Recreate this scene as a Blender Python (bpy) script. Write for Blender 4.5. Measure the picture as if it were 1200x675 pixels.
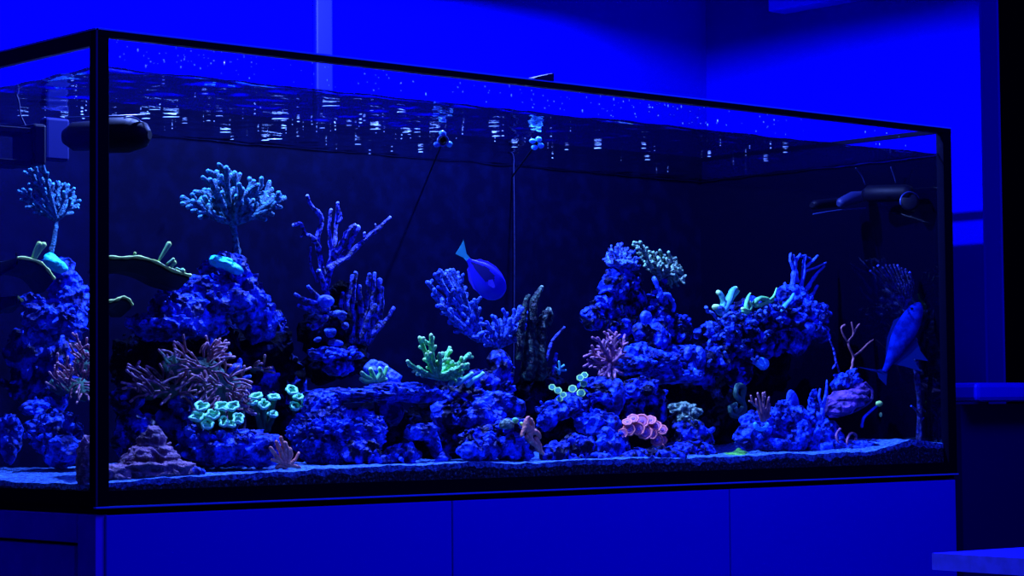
import bpy, bmesh, math, random
from mathutils import Vector, Matrix, noise

# ------------------------------------------------------------------ clear
for o in list(bpy.data.objects):
    bpy.data.objects.remove(o, do_unlink=True)
COL = bpy.context.scene.collection
SC = bpy.context.scene

# ------------------------------------------------------------------ camera
ZB = 0.80                       # underside of the tank above the floor
TL, TD, TH = 1.7085, 0.60, 0.60  # tank length (x), depth (y), height (z)
CAM = Vector((-1.54271, -2.52102, 0.11712 + ZB))
YAW, PITCH, ROLL, FPX = 0.7248245, 0.0524866, -0.0090002, 2743.03
cy, sy = math.cos(YAW), math.sin(YAW)
cp, sp = math.cos(PITCH), math.sin(PITCH)
FWD = Vector((sy*cp, cy*cp, sp))
_r = Vector((cy, -sy, 0))
_u = _r.cross(FWD)
cr, sr = math.cos(ROLL), math.sin(ROLL)
RGT = _r*cr + _u*sr
UPV = _u*cr - _r*sr
cam_d = bpy.data.cameras.new('camera')
cam_d.sensor_width = 36
cam_d.lens = FPX*36/1200
cam_d.clip_end = 60
cam = bpy.data.objects.new('camera', cam_d)
COL.objects.link(cam)
cam.matrix_world = Matrix(((RGT.x, UPV.x, -FWD.x, CAM.x), (RGT.y, UPV.y, -FWD.y, CAM.y),
                           (RGT.z, UPV.z, -FWD.z, CAM.z), (0, 0, 0, 1)))
SC.camera = cam

# ------------------------------------------------------------------ world, lamps, exposure
SC.view_settings.view_transform = 'Standard'
SC.view_settings.look = 'None'
SC.view_settings.gamma = 1
SC.view_settings.exposure = 0.0
SC.view_settings.use_curve_mapping = False
w = bpy.data.worlds.new('world')
SC.world = w
w.use_nodes = True
w.node_tree.nodes['Background'].inputs[0].default_value = (0.03, 0.03, 1.0, 1)
w.node_tree.nodes['Background'].inputs[1].default_value = 0.10

LAMP_COL = (0.15, 0.25, 1.0)
LAMPS = [(0.30, 0.27, 0.97, 125), (1.0, 0.27, 0.945, 165)]
for (lx, ly, lz, pw) in LAMPS:
    ld = bpy.data.lights.new('reef_lamp', 'POINT')
    ld.energy = pw
    ld.color = LAMP_COL
    ld.shadow_soft_size = 0.009
    lo = bpy.data.objects.new('reef_lamp', ld)
    lo.location = (lx, ly, ZB+lz)
    COL.objects.link(lo)
# blue room lamps in front of the cabinet (ceiling wash of the room)
ld = bpy.data.lights.new('room_lamp', 'AREA')
ld.energy = 47
ld.color = (0.02, 0.03, 1.0)
ld.shape = 'RECTANGLE'
ld.size = 1.6
ld.size_y = 0.5
lo = bpy.data.objects.new('room_lamp', ld)
lo.location = (1.0, -1.25, 2.55)
lo.rotation_euler = (Vector((0.9, 0, 0.6)) - lo.location).to_track_quat('-Z', 'Y').to_euler()
COL.objects.link(lo)


# ------------------------------------------------------------------ pixel helpers (measuring the photo)
def ray(px, py):
    return FWD + RGT*((px-600)/FPX) - UPV*((py-337.5)/FPX)


def P(px, py, Y):
    d = ray(px, py)
    return CAM + d*((Y-CAM.y)/d.y)


def PX(px, py, X):
    d = ray(px, py)
    return CAM + d*((X-CAM.x)/d.x)


def S(px, py, Y):               # metres per photo pixel at that spot
    return (P(px, py, Y)-CAM).dot(FWD)/FPX


# ------------------------------------------------------------------ materials
def nodes(m):
    m.use_nodes = True
    nt = m.node_tree
    return nt, nt.nodes, nt.links


def mat(name, base, rough=0.6, base2=None, scale=40, bump=0.0, bscale=90, spec=0.3, metal=0, detail=4,
        lo=0.4, hi=0.62, coat=0.0, voro=0.0, vscale=60):
    m = bpy.data.materials.new(name)
    nt, N, L = nodes(m)
    b = N['Principled BSDF']
    b.inputs['Base Color'].default_value = (*base, 1)
    b.inputs['Roughness'].default_value = rough
    b.inputs['Specular IOR Level'].default_value = spec
    b.inputs['Metallic'].default_value = metal
    b.inputs['Coat Weight'].default_value = coat
    tc = N.new('ShaderNodeTexCoord')
    if base2:
        n = N.new('ShaderNodeTexNoise')
        n.inputs['Scale'].default_value = scale
        n.inputs['Detail'].default_value = detail
        L.new(tc.outputs['Object'], n.inputs['Vector'])
        r = N.new('ShaderNodeValToRGB')
        r.color_ramp.elements[0].position = lo
        r.color_ramp.elements[1].position = hi
        r.color_ramp.elements[0].color = (*base, 1)
        r.color_ramp.elements[1].color = (*base2, 1)
        L.new(n.outputs['Fac'], r.inputs['Fac'])
        L.new(r.outputs['Color'], b.inputs['Base Color'])
    if bump:
        n = N.new('ShaderNodeTexNoise')
        n.inputs['Scale'].default_value = bscale
        n.inputs['Detail'].default_value = 5
        L.new(tc.outputs['Object'], n.inputs['Vector'])
        bp = N.new('ShaderNodeBump')
        bp.inputs['Strength'].default_value = bump
        bp.inputs['Distance'].default_value = 0.01
        L.new(n.outputs['Fac'], bp.inputs['Height'])
        last = bp
        if voro:
            v = N.new('ShaderNodeTexVoronoi')
            v.inputs['Scale'].default_value = vscale
            L.new(tc.outputs['Object'], v.inputs['Vector'])
            b2 = N.new('ShaderNodeBump')
            b2.inputs['Strength'].default_value = voro
            b2.inputs['Distance'].default_value = 0.01
            L.new(v.outputs['Distance'], b2.inputs['Height'])
            L.new(bp.outputs['Normal'], b2.inputs['Normal'])
            last = b2
        L.new(last.outputs['Normal'], b.inputs['Normal'])
    return m


def glass_mat(name, tint, ior=1.5, rough=0.0, bump=False, glosscol=(1, 1, 1), maxfac=1.0):
    """thin clear pane: lets light straight through, reflects by Fresnel"""
    m = bpy.data.materials.new(name)
    nt, N, L = nodes(m)
    N.remove(N['Principled BSDF'])
    out = N['Material Output']
    tr = N.new('ShaderNodeBsdfTransparent')
    tr.inputs[0].default_value = (*tint, 1)
    gl = N.new('ShaderNodeBsdfGlossy')
    gl.inputs['Color'].default_value = (*glosscol, 1)
    gl.inputs['Roughness'].default_value = rough
    mx = N.new('ShaderNodeMixShader')
    if ior > 1.3 and bump:
        # underside of the water: mirror only at grazing angles (total reflection), clear when looked through steeply
        fr = N.new('ShaderNodeLayerWeight')
        fr.inputs['Blend'].default_value = 0.5
        mr = N.new('ShaderNodeMapRange')
        mr.inputs['From Min'].default_value = 0.66
        mr.inputs['From Max'].default_value = 0.84
        mr.inputs['To Min'].default_value = 0.02
        mr.inputs['To Max'].default_value = 0.97
        L.new(fr.outputs['Facing'], mr.inputs['Value'])
        L.new(mr.outputs[0], mx.inputs[0])
    else:
        fr = N.new('ShaderNodeLayerWeight')
        fr.inputs['Blend'].default_value = 0.5
        pw = N.new('ShaderNodeMath')
        pw.operation = 'POWER'
        pw.inputs[1].default_value = 5
        mt = N.new('ShaderNodeMath')
        mt.operation = 'MULTIPLY_ADD'
        mt.inputs[1].default_value = maxfac
        mt.inputs[2].default_value = 0.02*maxfac
        L.new(fr.outputs['Facing'], pw.inputs[0])
        L.new(pw.outputs[0], mt.inputs[0])
        L.new(mt.outputs[0], mx.inputs[0])
    L.new(tr.outputs[0], mx.inputs[1])
    L.new(gl.outputs[0], mx.inputs[2])
    L.new(mx.outputs[0], out.inputs[0])
    if bump:
        tc = N.new('ShaderNodeTexCoord')
        mp = N.new('ShaderNodeMapping')
        mp.inputs['Rotation'].default_value = (0, 0, 0.72)
        mp.inputs['Scale'].default_value = (26, 60, 1)
        n = N.new('ShaderNodeTexNoise')
        n.inputs['Scale'].default_value = 1.0
        n.inputs['Detail'].default_value = 3
        L.new(tc.outputs['Object'], mp.inputs[0])
        L.new(mp.outputs[0], n.inputs['Vector'])
        bp = N.new('ShaderNodeBump')
        bp.inputs['Strength'].default_value = 0.09
        bp.inputs['Distance'].default_value = 0.01
        L.new(n.outputs['Fac'], bp.inputs['Height'])
        L.new(bp.outputs['Normal'], gl.inputs['Normal'])
    return m


M = {}
M['wall'] = mat('lamp_blue_wall', (0.0003, 0.0002, 0.26), 0.8, (0.0003, 0.0002, 0.28), 3, spec=0.0)  # blue of the lamps put into the wall colour
M['wall_dark'] = mat('navy_wall_paint', (0.0004, 0.0004, 0.085), 0.8, spec=0.0)
M['wall_light'] = mat('lamp_blue_alcove', (0.0005, 0.0005, 0.45), 0.8, spec=0.0)
M['dark'] = mat('dark_floor_doorway_shade', (0.001, 0.001, 0.006), 0.9, spec=0.0)
M['ledge'] = mat('ledge_blue_paint', (0.002, 0.002, 0.75), 0.45, spec=0.1)
M['door'] = mat('cabinet_door_blue', (0.0008, 0.0008, 0.75), 0.5, spec=0.02)
M['side'] = mat('cabinet_side_wood', (0.20, 0.02, 0.9), 0.6, (0.26, 0.025, 0.98), 25, spec=0.1)
M['carcass'] = mat('cabinet_carcass', (0.001, 0.001, 0.05), 0.7, spec=0.0)
M['black'] = mat('black_trim', (0.0005, 0.0005, 0.006), 0.6, spec=0.02)
M['rimside'] = mat('rim_side_trim', (0.0005, 0.0005, 0.035), 0.6, spec=0.02)
M['highlight'] = mat('edge_highlight', (0.08, 0.3, 0.9), 0.15, spec=0.8)  # edge highlight put into a pale base colour
M['backpanel'] = mat('tank_back_film', (0.0001, 0.0002, 0.007), 0.7, (0.0003, 0.001, 0.014), 35, spec=0.02, lo=0.45, hi=0.8, detail=8)  # navy base also carries the blue haze of the water
M['mirrorend'] = mat('tank_end_film', (0.0001, 0.0002, 0.004), 0.06, spec=0.6)
M['glass'] = glass_mat('aquarium_glass', (0.98, 0.985, 1.0), 1.5, maxfac=0.5)
M['waterside'] = glass_mat('water_body', (0.95, 0.975, 1.0), 1.1, maxfac=0.05)
M['watertop'] = glass_mat('water_surface', (0.97, 0.99, 1.0), 1.33, 0.03, True)
M['sand'] = mat('reef_sand', (0.01, 0.05, 0.2), 0.8, (0.07, 0.30, 0.75), 170, bump=1.0, bscale=260, lo=0.38, hi=0.6)
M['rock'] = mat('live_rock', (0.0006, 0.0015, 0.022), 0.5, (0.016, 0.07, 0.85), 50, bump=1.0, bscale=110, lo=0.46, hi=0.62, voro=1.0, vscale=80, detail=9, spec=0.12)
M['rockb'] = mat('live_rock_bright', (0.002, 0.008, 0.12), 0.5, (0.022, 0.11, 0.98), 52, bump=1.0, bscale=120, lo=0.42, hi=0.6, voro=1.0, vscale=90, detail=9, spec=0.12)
M['rockd'] = mat('live_rock_dark_shaded', (0.0003, 0.0005, 0.004), 0.8, (0.002, 0.006, 0.07), 40, bump=1.0, bscale=120, lo=0.5, hi=0.72, voro=0.9, vscale=80, detail=8, spec=0.02)  # dark rock copy; shade of hollows and lower reef put into its colour
M['rockp'] = mat('purple_rock', (0.05, 0.035, 0.05), 0.8, (0.34, 0.16, 0.24), 60, bump=1.0, bscale=150, lo=0.3, hi=0.7)
M['shellp'] = mat('purple_plate', (0.03, 0.015, 0.12), 0.7, (0.22, 0.08, 0.45), 65, bump=1.0, bscale=120)
M['glowb'] = mat('cyan_encrusting', (0.02, 0.98, 0.55), 0.5, (0.02, 0.7, 0.6), 60, bump=0.5)
M['tree'] = mat('tree_coral_skin', (0.01, 0.07, 0.12), 0.7, (0.05, 0.28, 0.38), 150, bump=1.0, bscale=300)
M['treetip'] = mat('tree_coral_tip', (0.07, 0.42, 0.55), 0.7, bump=0.6, bscale=300)
M['staghorn'] = mat('blue_staghorn_skin', (0.004, 0.006, 0.08), 0.7, (0.08, 0.10, 0.85), 130, bump=1.0, bscale=220, lo=0.42, hi=0.58)
M['stagtip'] = mat('blue_staghorn_tip', (0.25, 0.35, 0.9), 0.6)
M['finger'] = mat('finger_coral_skin', (0.002, 0.004, 0.06), 0.7, (0.05, 0.09, 0.7), 120, bump=1.0, bscale=200, lo=0.44, hi=0.62)
M['acroblue'] = mat('blue_acropora_skin', (0.01, 0.03, 0.2), 0.7, (0.07, 0.22, 0.85), 150, bump=1.0, bscale=260, lo=0.4, hi=0.6)
M['acrogreen'] = mat('green_acropora_skin', (0.10, 0.6, 0.10), 0.6, (0.20, 0.95, 0.20), 120, bump=0.7, bscale=260)
M['acrotip'] = mat('green_acropora_tip', (0.5, 0.98, 0.24), 0.6)
M['darkgreen'] = mat('dark_green_spire', (0.002, 0.008, 0.01), 0.7, (0.08, 0.20, 0.09), 110, bump=1.0, bscale=180, lo=0.48, hi=0.7)
M['pink'] = mat('pink_branch_skin', (0.75, 0.20, 0.12), 0.6, (0.98, 0.36, 0.18), 90, bump=0.6, bscale=260)
M['tent'] = mat('tentacle_skin', (0.14, 0.05, 0.07), 0.6, (0.36, 0.14, 0.15), 110)
M['tenttip'] = mat('tentacle_tip', (0.55, 0.26, 0.26), 0.5)
M['tentgreen'] = mat('tentacle_green', (0.20, 0.45, 0.20), 0.6)
M['birds'] = mat('birdsnest_skin', (0.12, 0.05, 0.10), 0.6, (0.50, 0.18, 0.25), 150)
M['torch'] = mat('torch_polyp_skin', (0.08, 0.65, 0.28), 0.5, (0.18, 0.95, 0.38), 180)
M['torchrim'] = mat('torch_polyp_rim', (0.28, 0.98, 0.42), 0.5)
M['stalk'] = mat('polyp_stalk', (0.02, 0.09, 0.05), 0.8, (0.05, 0.16, 0.08), 90, bump=0.5)
M['zoarim'] = mat('button_rim', (0.5, 0.98, 0.16), 0.5)
M['zoadisc'] = mat('button_disc', (0.03, 0.25, 0.12), 0.5)
M['mushrim'] = mat('mushroom_rim', (0.98, 0.27, 0.14), 0.55, (0.9, 0.2, 0.16), 120)
M['mushdisc'] = mat('mushroom_disc', (0.62, 0.16, 0.24), 0.55)
M['mushmid'] = mat('mushroom_mouth', (0.30, 0.10, 0.36), 0.5)
M['greenedge'] = mat('green_plate_edge', (0.7, 0.98, 0.10), 0.6)
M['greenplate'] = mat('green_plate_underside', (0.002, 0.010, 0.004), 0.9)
M['greenknob'] = mat('green_plate_knob', (0.18, 0.55, 0.12), 0.6)
M['leafcyan'] = mat('leather_lobe_cyan', (0.06, 0.35, 0.36), 0.6, (0.14, 0.75, 0.30), 30, lo=0.45, hi=0.6)
M['leafgreen'] = mat('leather_lobe_green', (0.20, 0.85, 0.14), 0.6, (0.10, 0.5, 0.14), 60)
M['blob'] = mat('pale_blue_blob', (0.06, 0.42, 0.7), 0.5)
M['bluecoral'] = mat('plain_blue_coral', (0.01, 0.05, 0.5), 0.55, (0.04, 0.14, 0.8), 70, bump=0.8)
M['algae'] = mat('green_algae', (0.03, 0.20, 0.02), 0.9, (0.16, 0.7, 0.05), 60, bump=0.8)
M['greygreen'] = mat('grey_green_colony', (0.04, 0.10, 0.05), 0.7, (0.30, 0.5, 0.26), 150, bump=1.0, bscale=200)
M['fishbody'] = mat('tang_body', (0.012, 0.008, 0.42), 0.4, spec=0.4)
M['fishdark'] = mat('tang_dark_mark', (0.003, 0.002, 0.10), 0.5)
M['fishrim'] = mat('tang_fin_purple', (0.08, 0.05, 0.6), 0.5)
M['fishtail'] = mat('tang_tail_cyan', (0.04, 0.5, 0.45), 0.5)
M['fishrefl'] = mat('reflected_fish_body', (0.0005, 0.004, 0.10), 0.7, (0.001, 0.012, 0.22), 60, spec=0.0)
M['fishreflfin'] = mat('reflected_fish_fin', (0.0005, 0.006, 0.06), 0.7, spec=0.0)
M['pump'] = mat('pump_plastic', (0.0004, 0.0004, 0.005), 0.55, spec=0.08)
M['pumprim'] = mat('pump_ring', (0.02, 0.04, 0.16), 0.3, spec=0.6)
M['dimblue'] = mat('dim_blue_plastic', (0.0006, 0.003, 0.05), 0.6, spec=0.1)
M['dimfin'] = mat('dim_blue_coral', (0.001, 0.004, 0.05), 0.7, (0.008, 0.02, 0.20), 120, bump=1.0, bscale=200, lo=0.44, hi=0.62)
M['edge'] = mat('corner_glass_edge', (0.01, 0.02, 0.12), 0.4)
M['nozzlelit'] = mat('nozzle_pale', (0.15, 0.75, 0.9), 0.3, (0.05, 0.3, 0.8), 90, spec=0.8)
M['cable'] = mat('grey_blue_cable', (0.002, 0.006, 0.05), 0.6)
M['nozzle'] = mat('nozzle_plastic', (0.03, 0.10, 0.40), 0.3, (0.08, 0.4, 0.5), 60, spec=0.6)
M['bubble'] = mat('glint_speck', (0.8, 0.95, 0.9), 0.1, spec=1.0)  # pale colour stands for light glints on the ripples
M['salt'] = mat('salt_droplet', (0.25, 0.6, 0.6), 0.3, spec=0.8)
M['tabletop'] = mat('table_white', (0.004, 0.004, 0.7), 0.5, spec=0.1)
M['tableedge'] = mat('table_edge', (0.06, 0.06, 0.75), 0.6, (0.05, 0.05, 0.6), 60, spec=0.1)
M['conduit'] = mat('conduit_blue', (0.0008, 0.0025, 0.33), 0.5, spec=0.1)
M['lampbox'] = mat('lamp_housing', (0.003, 0.003, 0.02), 0.5)
M['gravel'] = mat('dark_gravel', (0.001, 0.003, 0.012), 0.8, (0.03, 0.14, 0.2), 210, bump=1.0, bscale=240, lo=0.52, hi=0.68)


# ------------------------------------------------------------------ mesh helpers
class MB:
    def __init__(self):
        self.bm = bmesh.new()
        self.mats = []

    def mi(self, m):
        if m is None:
            return 0
        if m not in self.mats:
            self.mats.append(m)
        return self.mats.index(m)

    def box(self, a, b, m=None, bevel=0):
        x0, y0, z0 = a
        x1, y1, z1 = b
        r = bmesh.ops.create_cube(self.bm, size=1)
        for v in r['verts']:
            v.co = Vector(((x0+x1)/2+v.co.x*(x1-x0), (y0+y1)/2+v.co.y*(y1-y0), (z0+z1)/2+v.co.z*(z1-z0)))
        fs = set(f for v in r['verts'] for f in v.link_faces)
        k = self.mi(m)
        for f in fs:
            f.material_index = k
        if bevel:
            es = set(e for v in r['verts'] for e in v.link_edges)
            q = bmesh.ops.bevel(self.bm, geom=list(es), offset=bevel, segments=2, affect='EDGES', profile=0.5)
            for f in q['faces']:
                f.material_index = k

    def tube(self, pts, rad, seg=7, m=None, tipm=None, tipn=2, bump=0.0, flat=1.0, bf=140, smooth=True):
        """rounded tube along pts; rad = list or (r0, r1)"""
        n = len(pts)
        pts = [Vector(p) for p in pts]
        if isinstance(rad, (int, float)):
            rad = [rad]*n
        elif len(rad) != n:
            R0, rad = list(rad), []
            for i in range(n):
                u = i/(n-1)*(len(R0)-1)
                a_ = min(int(u), len(R0)-2)
                rad.append(R0[a_]+(R0[a_+1]-R0[a_])*(u-a_))
        k, kt = self.mi(m), self.mi(tipm if tipm else m)
        # end cap rings
        dE = (pts[-1]-pts[-2]).normalized()
        dS = (pts[0]-pts[1]).normalized()
        P2 = [pts[0]+dS*rad[0]*0.7] + pts + [pts[-1]+dE*rad[-1]*0.55, pts[-1]+dE*rad[-1]*0.95]
        R2 = [rad[0]*0.5] + list(rad) + [rad[-1]*0.82, rad[-1]*0.3]
        rings = []
        up = Vector((0.13, 0.21, 0.97))
        for i, p in enumerate(P2):
            a = P2[max(0, i-1)]
            b = P2[min(len(P2)-1, i+1)]
            t = (b-a).normalized()
            s = t.cross(up)
            if s.length < 0.05:
                s = t.cross(Vector((1, 0.1, 0)))
            s.normalize()
            up2 = s.cross(t).normalized()
            up = up2 if up2.dot(up) > 0 else -up2
            ring = []
            for j in range(seg):
                an = 2*math.pi*j/seg
                d = s*math.cos(an) + up2*math.sin(an)*flat
                rr = R2[i]
                if bump:
                    rr *= 1 + bump*noise.noise((p+d*rr)*bf)*1.6
                ring.append(self.bm.verts.new(p+d*rr))
            rings.append(ring)
        for i in range(len(rings)-1):
            for j in range(seg):
                f = self.bm.faces.new((rings[i][j], rings[i][(j+1) % seg], rings[i+1][(j+1) % seg], rings[i+1][j]))
                f.material_index = kt if i >= len(rings)-1-tipn else k
                f.smooth = smooth
        f = self.bm.faces.new(list(reversed(rings[0])))
        f.material_index = k
        f = self.bm.faces.new(rings[-1])
        f.material_index = kt

    def blob(self, c, r, m=None, sub=4, amp=0.25, freq=30, fine=0.08, ffreq=110, rot=None, seed=0.0, smooth=True, layers=0.0, crag=0.0, crag_f=45):
        q = bmesh.ops.create_icosphere(self.bm, subdivisions=sub, radius=1)
        k = self.mi(m)
        rm = rot if rot else Matrix.Identity(3)
        off = Vector((seed*7.3, seed*3.1, seed*5.7))
        ra = (r[0]+r[1]+r[2])/3
        for v in q['verts']:
            d = v.co.copy()
            p = Vector((d.x*r[0], d.y*r[1], d.z*r[2]))
            wp = (rm @ p) + c
            s = 1
            if amp:
                s += amp*(noise.noise(wp*freq+off)*1.5 + 0.35*noise.noise(wp*freq*0.4+off)*2)
            if fine:
                h = noise.noise(wp*ffreq+off)
                s += fine*(1-2*abs(h))*1.6*ra/max(ra, 0.02)*1.0 - fine
                s += fine*0.5*noise.noise(wp*ffreq*2.3+off)
            if crag:
                dd = noise.voronoi((wp+off)*crag_f)[0]
                s += crag*(min(dd[1]-dd[0], 0.5)-0.2)
            if layers:
                s += layers*math.sin(wp.z*520+2.2*noise.noise(wp*35))
            v.co = (rm @ (p*max(0.2, s))) + c
        for f in set(f for v in q['verts'] for f in v.link_faces):
            f.material_index = k
            f.smooth = smooth

    def lathe(self, c, ax, prof, seg=16, m=None, wob=0.0, nw=5):
        """prof: list of (radius, height along ax)"""
        ax = Vector(ax).normalized()
        s = ax.cross(Vector((0, 0, 1)))
        if s.length < 0.1:
            s = ax.cross(Vector((1, 0, 0)))
        s.normalize()
        t = s.cross(ax)
        k = self.mi(m)
        rings = []
        for (r, h) in prof:
            ring = []
            for j in range(seg):
                an = 2*math.pi*j/seg
                rr = r*(1+wob*math.sin(nw*an+c.x*90)+wob*0.6*math.sin((nw-2)*an+c.z*70))
                ring.append(self.bm.verts.new(c+ax*h+(s*math.cos(an)+t*math.sin(an))*max(rr, 1e-5)))
            rings.append(ring)
        for i in range(len(rings)-1):
            for j in range(seg):
                f = self.bm.faces.new((rings[i][j], rings[i][(j+1) % seg], rings[i+1][(j+1) % seg], rings[i+1][j]))
                f.material_index = k
                f.smooth = True
        for ring in (rings[0], rings[-1]):
            try:
                f = self.bm.faces.new(ring)
                f.material_index = k
            except ValueError:
                pass

    def build(self, name, m, parent=None, origin=None):
        bmesh.ops.recalc_face_normals(self.bm, faces=self.bm.faces[:])
        me = bpy.data.meshes.new(name)
        if origin is None and parent is None:
            zs = [v.co.z for v in self.bm.verts]
            xs = [v.co.x for v in self.bm.verts]
            ys = [v.co.y for v in self.bm.verts]
            origin = Vector(((min(xs)+max(xs))/2, (min(ys)+max(ys))/2, min(zs)))
        base = parent.location.copy() if parent is not None and parent.parent is None else None
        if parent is not None:
            origin = Vector((0, 0, 0))
            q = parent
            while q is not None:
                origin += q.location
                q = q.parent
        for v in self.bm.verts:
            v.co -= origin
        self.bm.to_mesh(me)
        self.bm.free()
        ml = self.mats if self.mats else [m]
        if self.mats and m not in self.mats and any(False for _ in ()):
            pass
        for x in ml:
            me.materials.append(x)
        o = bpy.data.objects.new(name, me)
        COL.objects.link(o)
        if parent is not None:
            o.parent = parent
        else:
            o.location = origin
        return o


def tag(o, label=None, cat=None, group=None, kind=None):
    if label:
        o['label'] = label
    if cat:
        o['category'] = cat
    if group:
        o['group'] = group
    if kind:
        o['kind'] = kind
    return o


def thing(name, label, cat, loc, group=None):
    o = bpy.data.objects.new(name, None)
    o.empty_display_size = 0.02
    o.location = loc
    COL.objects.link(o)
    return tag(o, label, cat, group)


def Z(z):
    return ZB+z


# ================================================================== THE SETTING
def struct(name, a, b, m):
    q = MB()
    q.box(a, b, m)
    return tag(q.build(name, m), kind='structure')


WX = 1.96          # right wall
WY = 0.82          # back wall
struct('floor', (-3.5, -3.5, -0.1), (4.2, 2.2, 0.0), M['dark'])
struct('wall_back', (-3.5, WY, 0), (WX+0.12, WY+0.1, 2.8), M['wall'])
struct('wall_right', (WX, 0.123, 0), (WX+0.006, WY, 2.8), M['wall'])
struct('wall_alcove', (2.2, 0.262, 0), (2.206, 1.2, 2.8), M['wall_light'])
struct('wall_far', (2.3, 1.0, 0), (4.2, 1.1, 2.8), M['dark'])  # near-black colour stands for the unlit room beyond the doorway
struct('wall_low', (1.75, 0.02, 0), (4.2, 0.11, Z(0.122)), M['wall_dark'])
q = MB()
q.box((1.745, -0.02, Z(0.126)), (4.2, 0.121, Z(0.159)), M['ledge'], bevel=0.008)
tag(q.build('trim_1', M['ledge']), kind='structure')
# vertical conduit strip on the back wall
a = P(366, 20, WY)
b = P(386, 20, WY)
q = MB()
q.box((a.x, WY-0.012, 0.3), (b.x, WY, 2.78), M['conduit'], bevel=0.004)
tag(q.build('wall_conduit', M['conduit']), 'flat vertical cable conduit on the blue wall above the left part of the tank', 'conduit')
# bright box hung on the right wall
q = MB()
c0 = PX(900, 14, WX-0.05)
q.box((WX-0.05, 0.13, c0.z), (WX, c0.y, c0.z+0.35), M['ledge'], bevel=0.003)
tag(q.build('wall_box', M['ledge']), 'bright blue box panel high on the wall right of the tank', 'wall box')

# ================================================================== CABINET
cab = thing('aquarium_cabinet', 'blue lit cabinet with three flat doors carrying the aquarium', 'cabinet', (TL/2, TD/2, 0))
ct = Z(-0.006)
q = MB()
q.box((0.018, 0.022, 0.002), (TL-0.001, TD, ct), M['carcass'])
q.build('body', M['carcass'], cab)
ds = [0.012, 0.5745, 1.1400, TL-0.002]
for i in range(3):
    q = MB()
    q.box((ds[i]+0.0012, 0.0, 0.06), (ds[i+1]-0.0012, 0.0205, ct-0.002), M['door'], bevel=0.001)
    q.build('door', M['door'], cab)
q = MB()   # side panel : frame and recessed field
q.box((0.004, 0.06, 0.10), (0.018, TD-0.05, ct-0.042), M['side'])
q.build('side_panel', M['side'], cab)
q = MB()
q.box((0.0, 0.004, 0.002), (0.018, 0.046, ct-0.001), M['side'], bevel=0.001)
q.build('stile', M['side'], cab)
q = MB()
q.box((0.0, 0.048, ct-0.037), (0.018, TD, ct-0.001), M['side'], bevel=0.001)
q.build('top_rail', M['side'], cab)

# ================================================================== AQUARIUM
aq = thing('aquarium', 'long rimmed glass reef aquarium standing on the blue cabinet', 'aquarium', (TL/2, TD/2, ct))
G = 0.008
q = MB()
q.box((0.003, 0.001, Z(0.006)), (TL-0.003, 0.001+G, Z(TH-0.003)), M['glass'])
q.build('front_pane', M['glass'], aq)
q = MB()
q.box((0.001, 0.001+G, Z(0.006)), (0.001+G, TD-G, Z(TH-0.003)), M['glass'])
q.build('end_pane', M['glass'], aq)
q = MB()
q.box((TL-0.009, 0.001+G, Z(0.006)), (TL-0.001, TD-G, Z(0.5565)), M['mirrorend'])
tag(q.build('end_pane', M['mirrorend'], aq), 'dark mirroring end pane')
q = MB()
q.box((TL-0.009, 0.001+G, Z(0.5565)), (TL-0.001, TD-G, Z(TH-0.003)), M['glass'])
q.build('end_pane_top', M['glass'], aq)
q = MB()
q.box((0.003, TD-G, Z(0.006)), (TL-0.003, TD, Z(TH-0.006)), M['backpanel'])
q.build('back_panel', M['backpanel'], aq)
q = MB()
q.box((0.003, 0.003, Z(-0.0055)), (TL-0.003, TD-0.003, Z(0.005)), M['black'])
q.build('base_mat', M['black'], aq)
q = MB()      # strip on the lower glass edge, its highlight put into the colour
q.box((-0.004, -0.004, Z(0.0005)), (TL+0.002, 0.003, Z(0.0030)), M['highlight'], bevel=0.0008)
q.build('glass_edge_highlight', M['highlight'], aq)
q = MB()      # lower trim
q.box((-0.001, -0.001, Z(0.0035)), (TL+0.001, 0.0005, Z(0.0225)), M['black'])
q.box((-0.001, -0.001, Z(0.0035)), (0.0008, TD, Z(0.0225)), M['black'])
q.build('base_trim', M['black'], aq)
q = MB()      # top rim, open frame
q.box((-0.001, -0.002, Z(TH-0.0095)), (TL+0.001, 0.012, Z(TH)), M['black'], bevel=0.0008)
q.box((-0.0015, 0.012, Z(TH-0.020)), (0.010, TD, Z(TH)), M['rimside'], bevel=0.0008)
q.box((TL-0.010, 0.012, Z(TH-0.007)), (TL+0.001, TD, Z(TH)), M['black'])
q.box((0.010, TD-0.011, Z(TH-0.007)), (TL-0.010, TD+0.001, Z(TH)), M['black'])
q.build('top_rim', M['black'], aq)
q = MB()      # thin strip along the rim, bright colour stands for its highlight
q.box((0.0, -0.0028, Z(TH-0.0012)), (TL, 0.001, Z(TH+0.0012)), M['highlight'])
q.box((-0.0028, 0.0, Z(TH-0.0012)), (0.0, TD, Z(TH+0.0012)), M['highlight'])
q.build('rim_highlight', M['highlight'], aq)
for (xa, xb) in ((-0.0012, 0.0165), (TL-0.0215, TL+0.001)):
    q = MB()
    q.box((xa, -0.0015, Z(0.004)), (xb, 0.0165 if xa < 0.5 else 0.014, Z(TH-0.001)), M['black'], bevel=0.0006)
    q.build('corner_post', M['black'], aq)
q = MB()
q.box((-0.0026, -0.0026, Z(0.004)), (-0.0008, -0.0008, Z(TH-0.002)), M['edge'])
q.build('corner_edge', M['edge'], aq)

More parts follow.
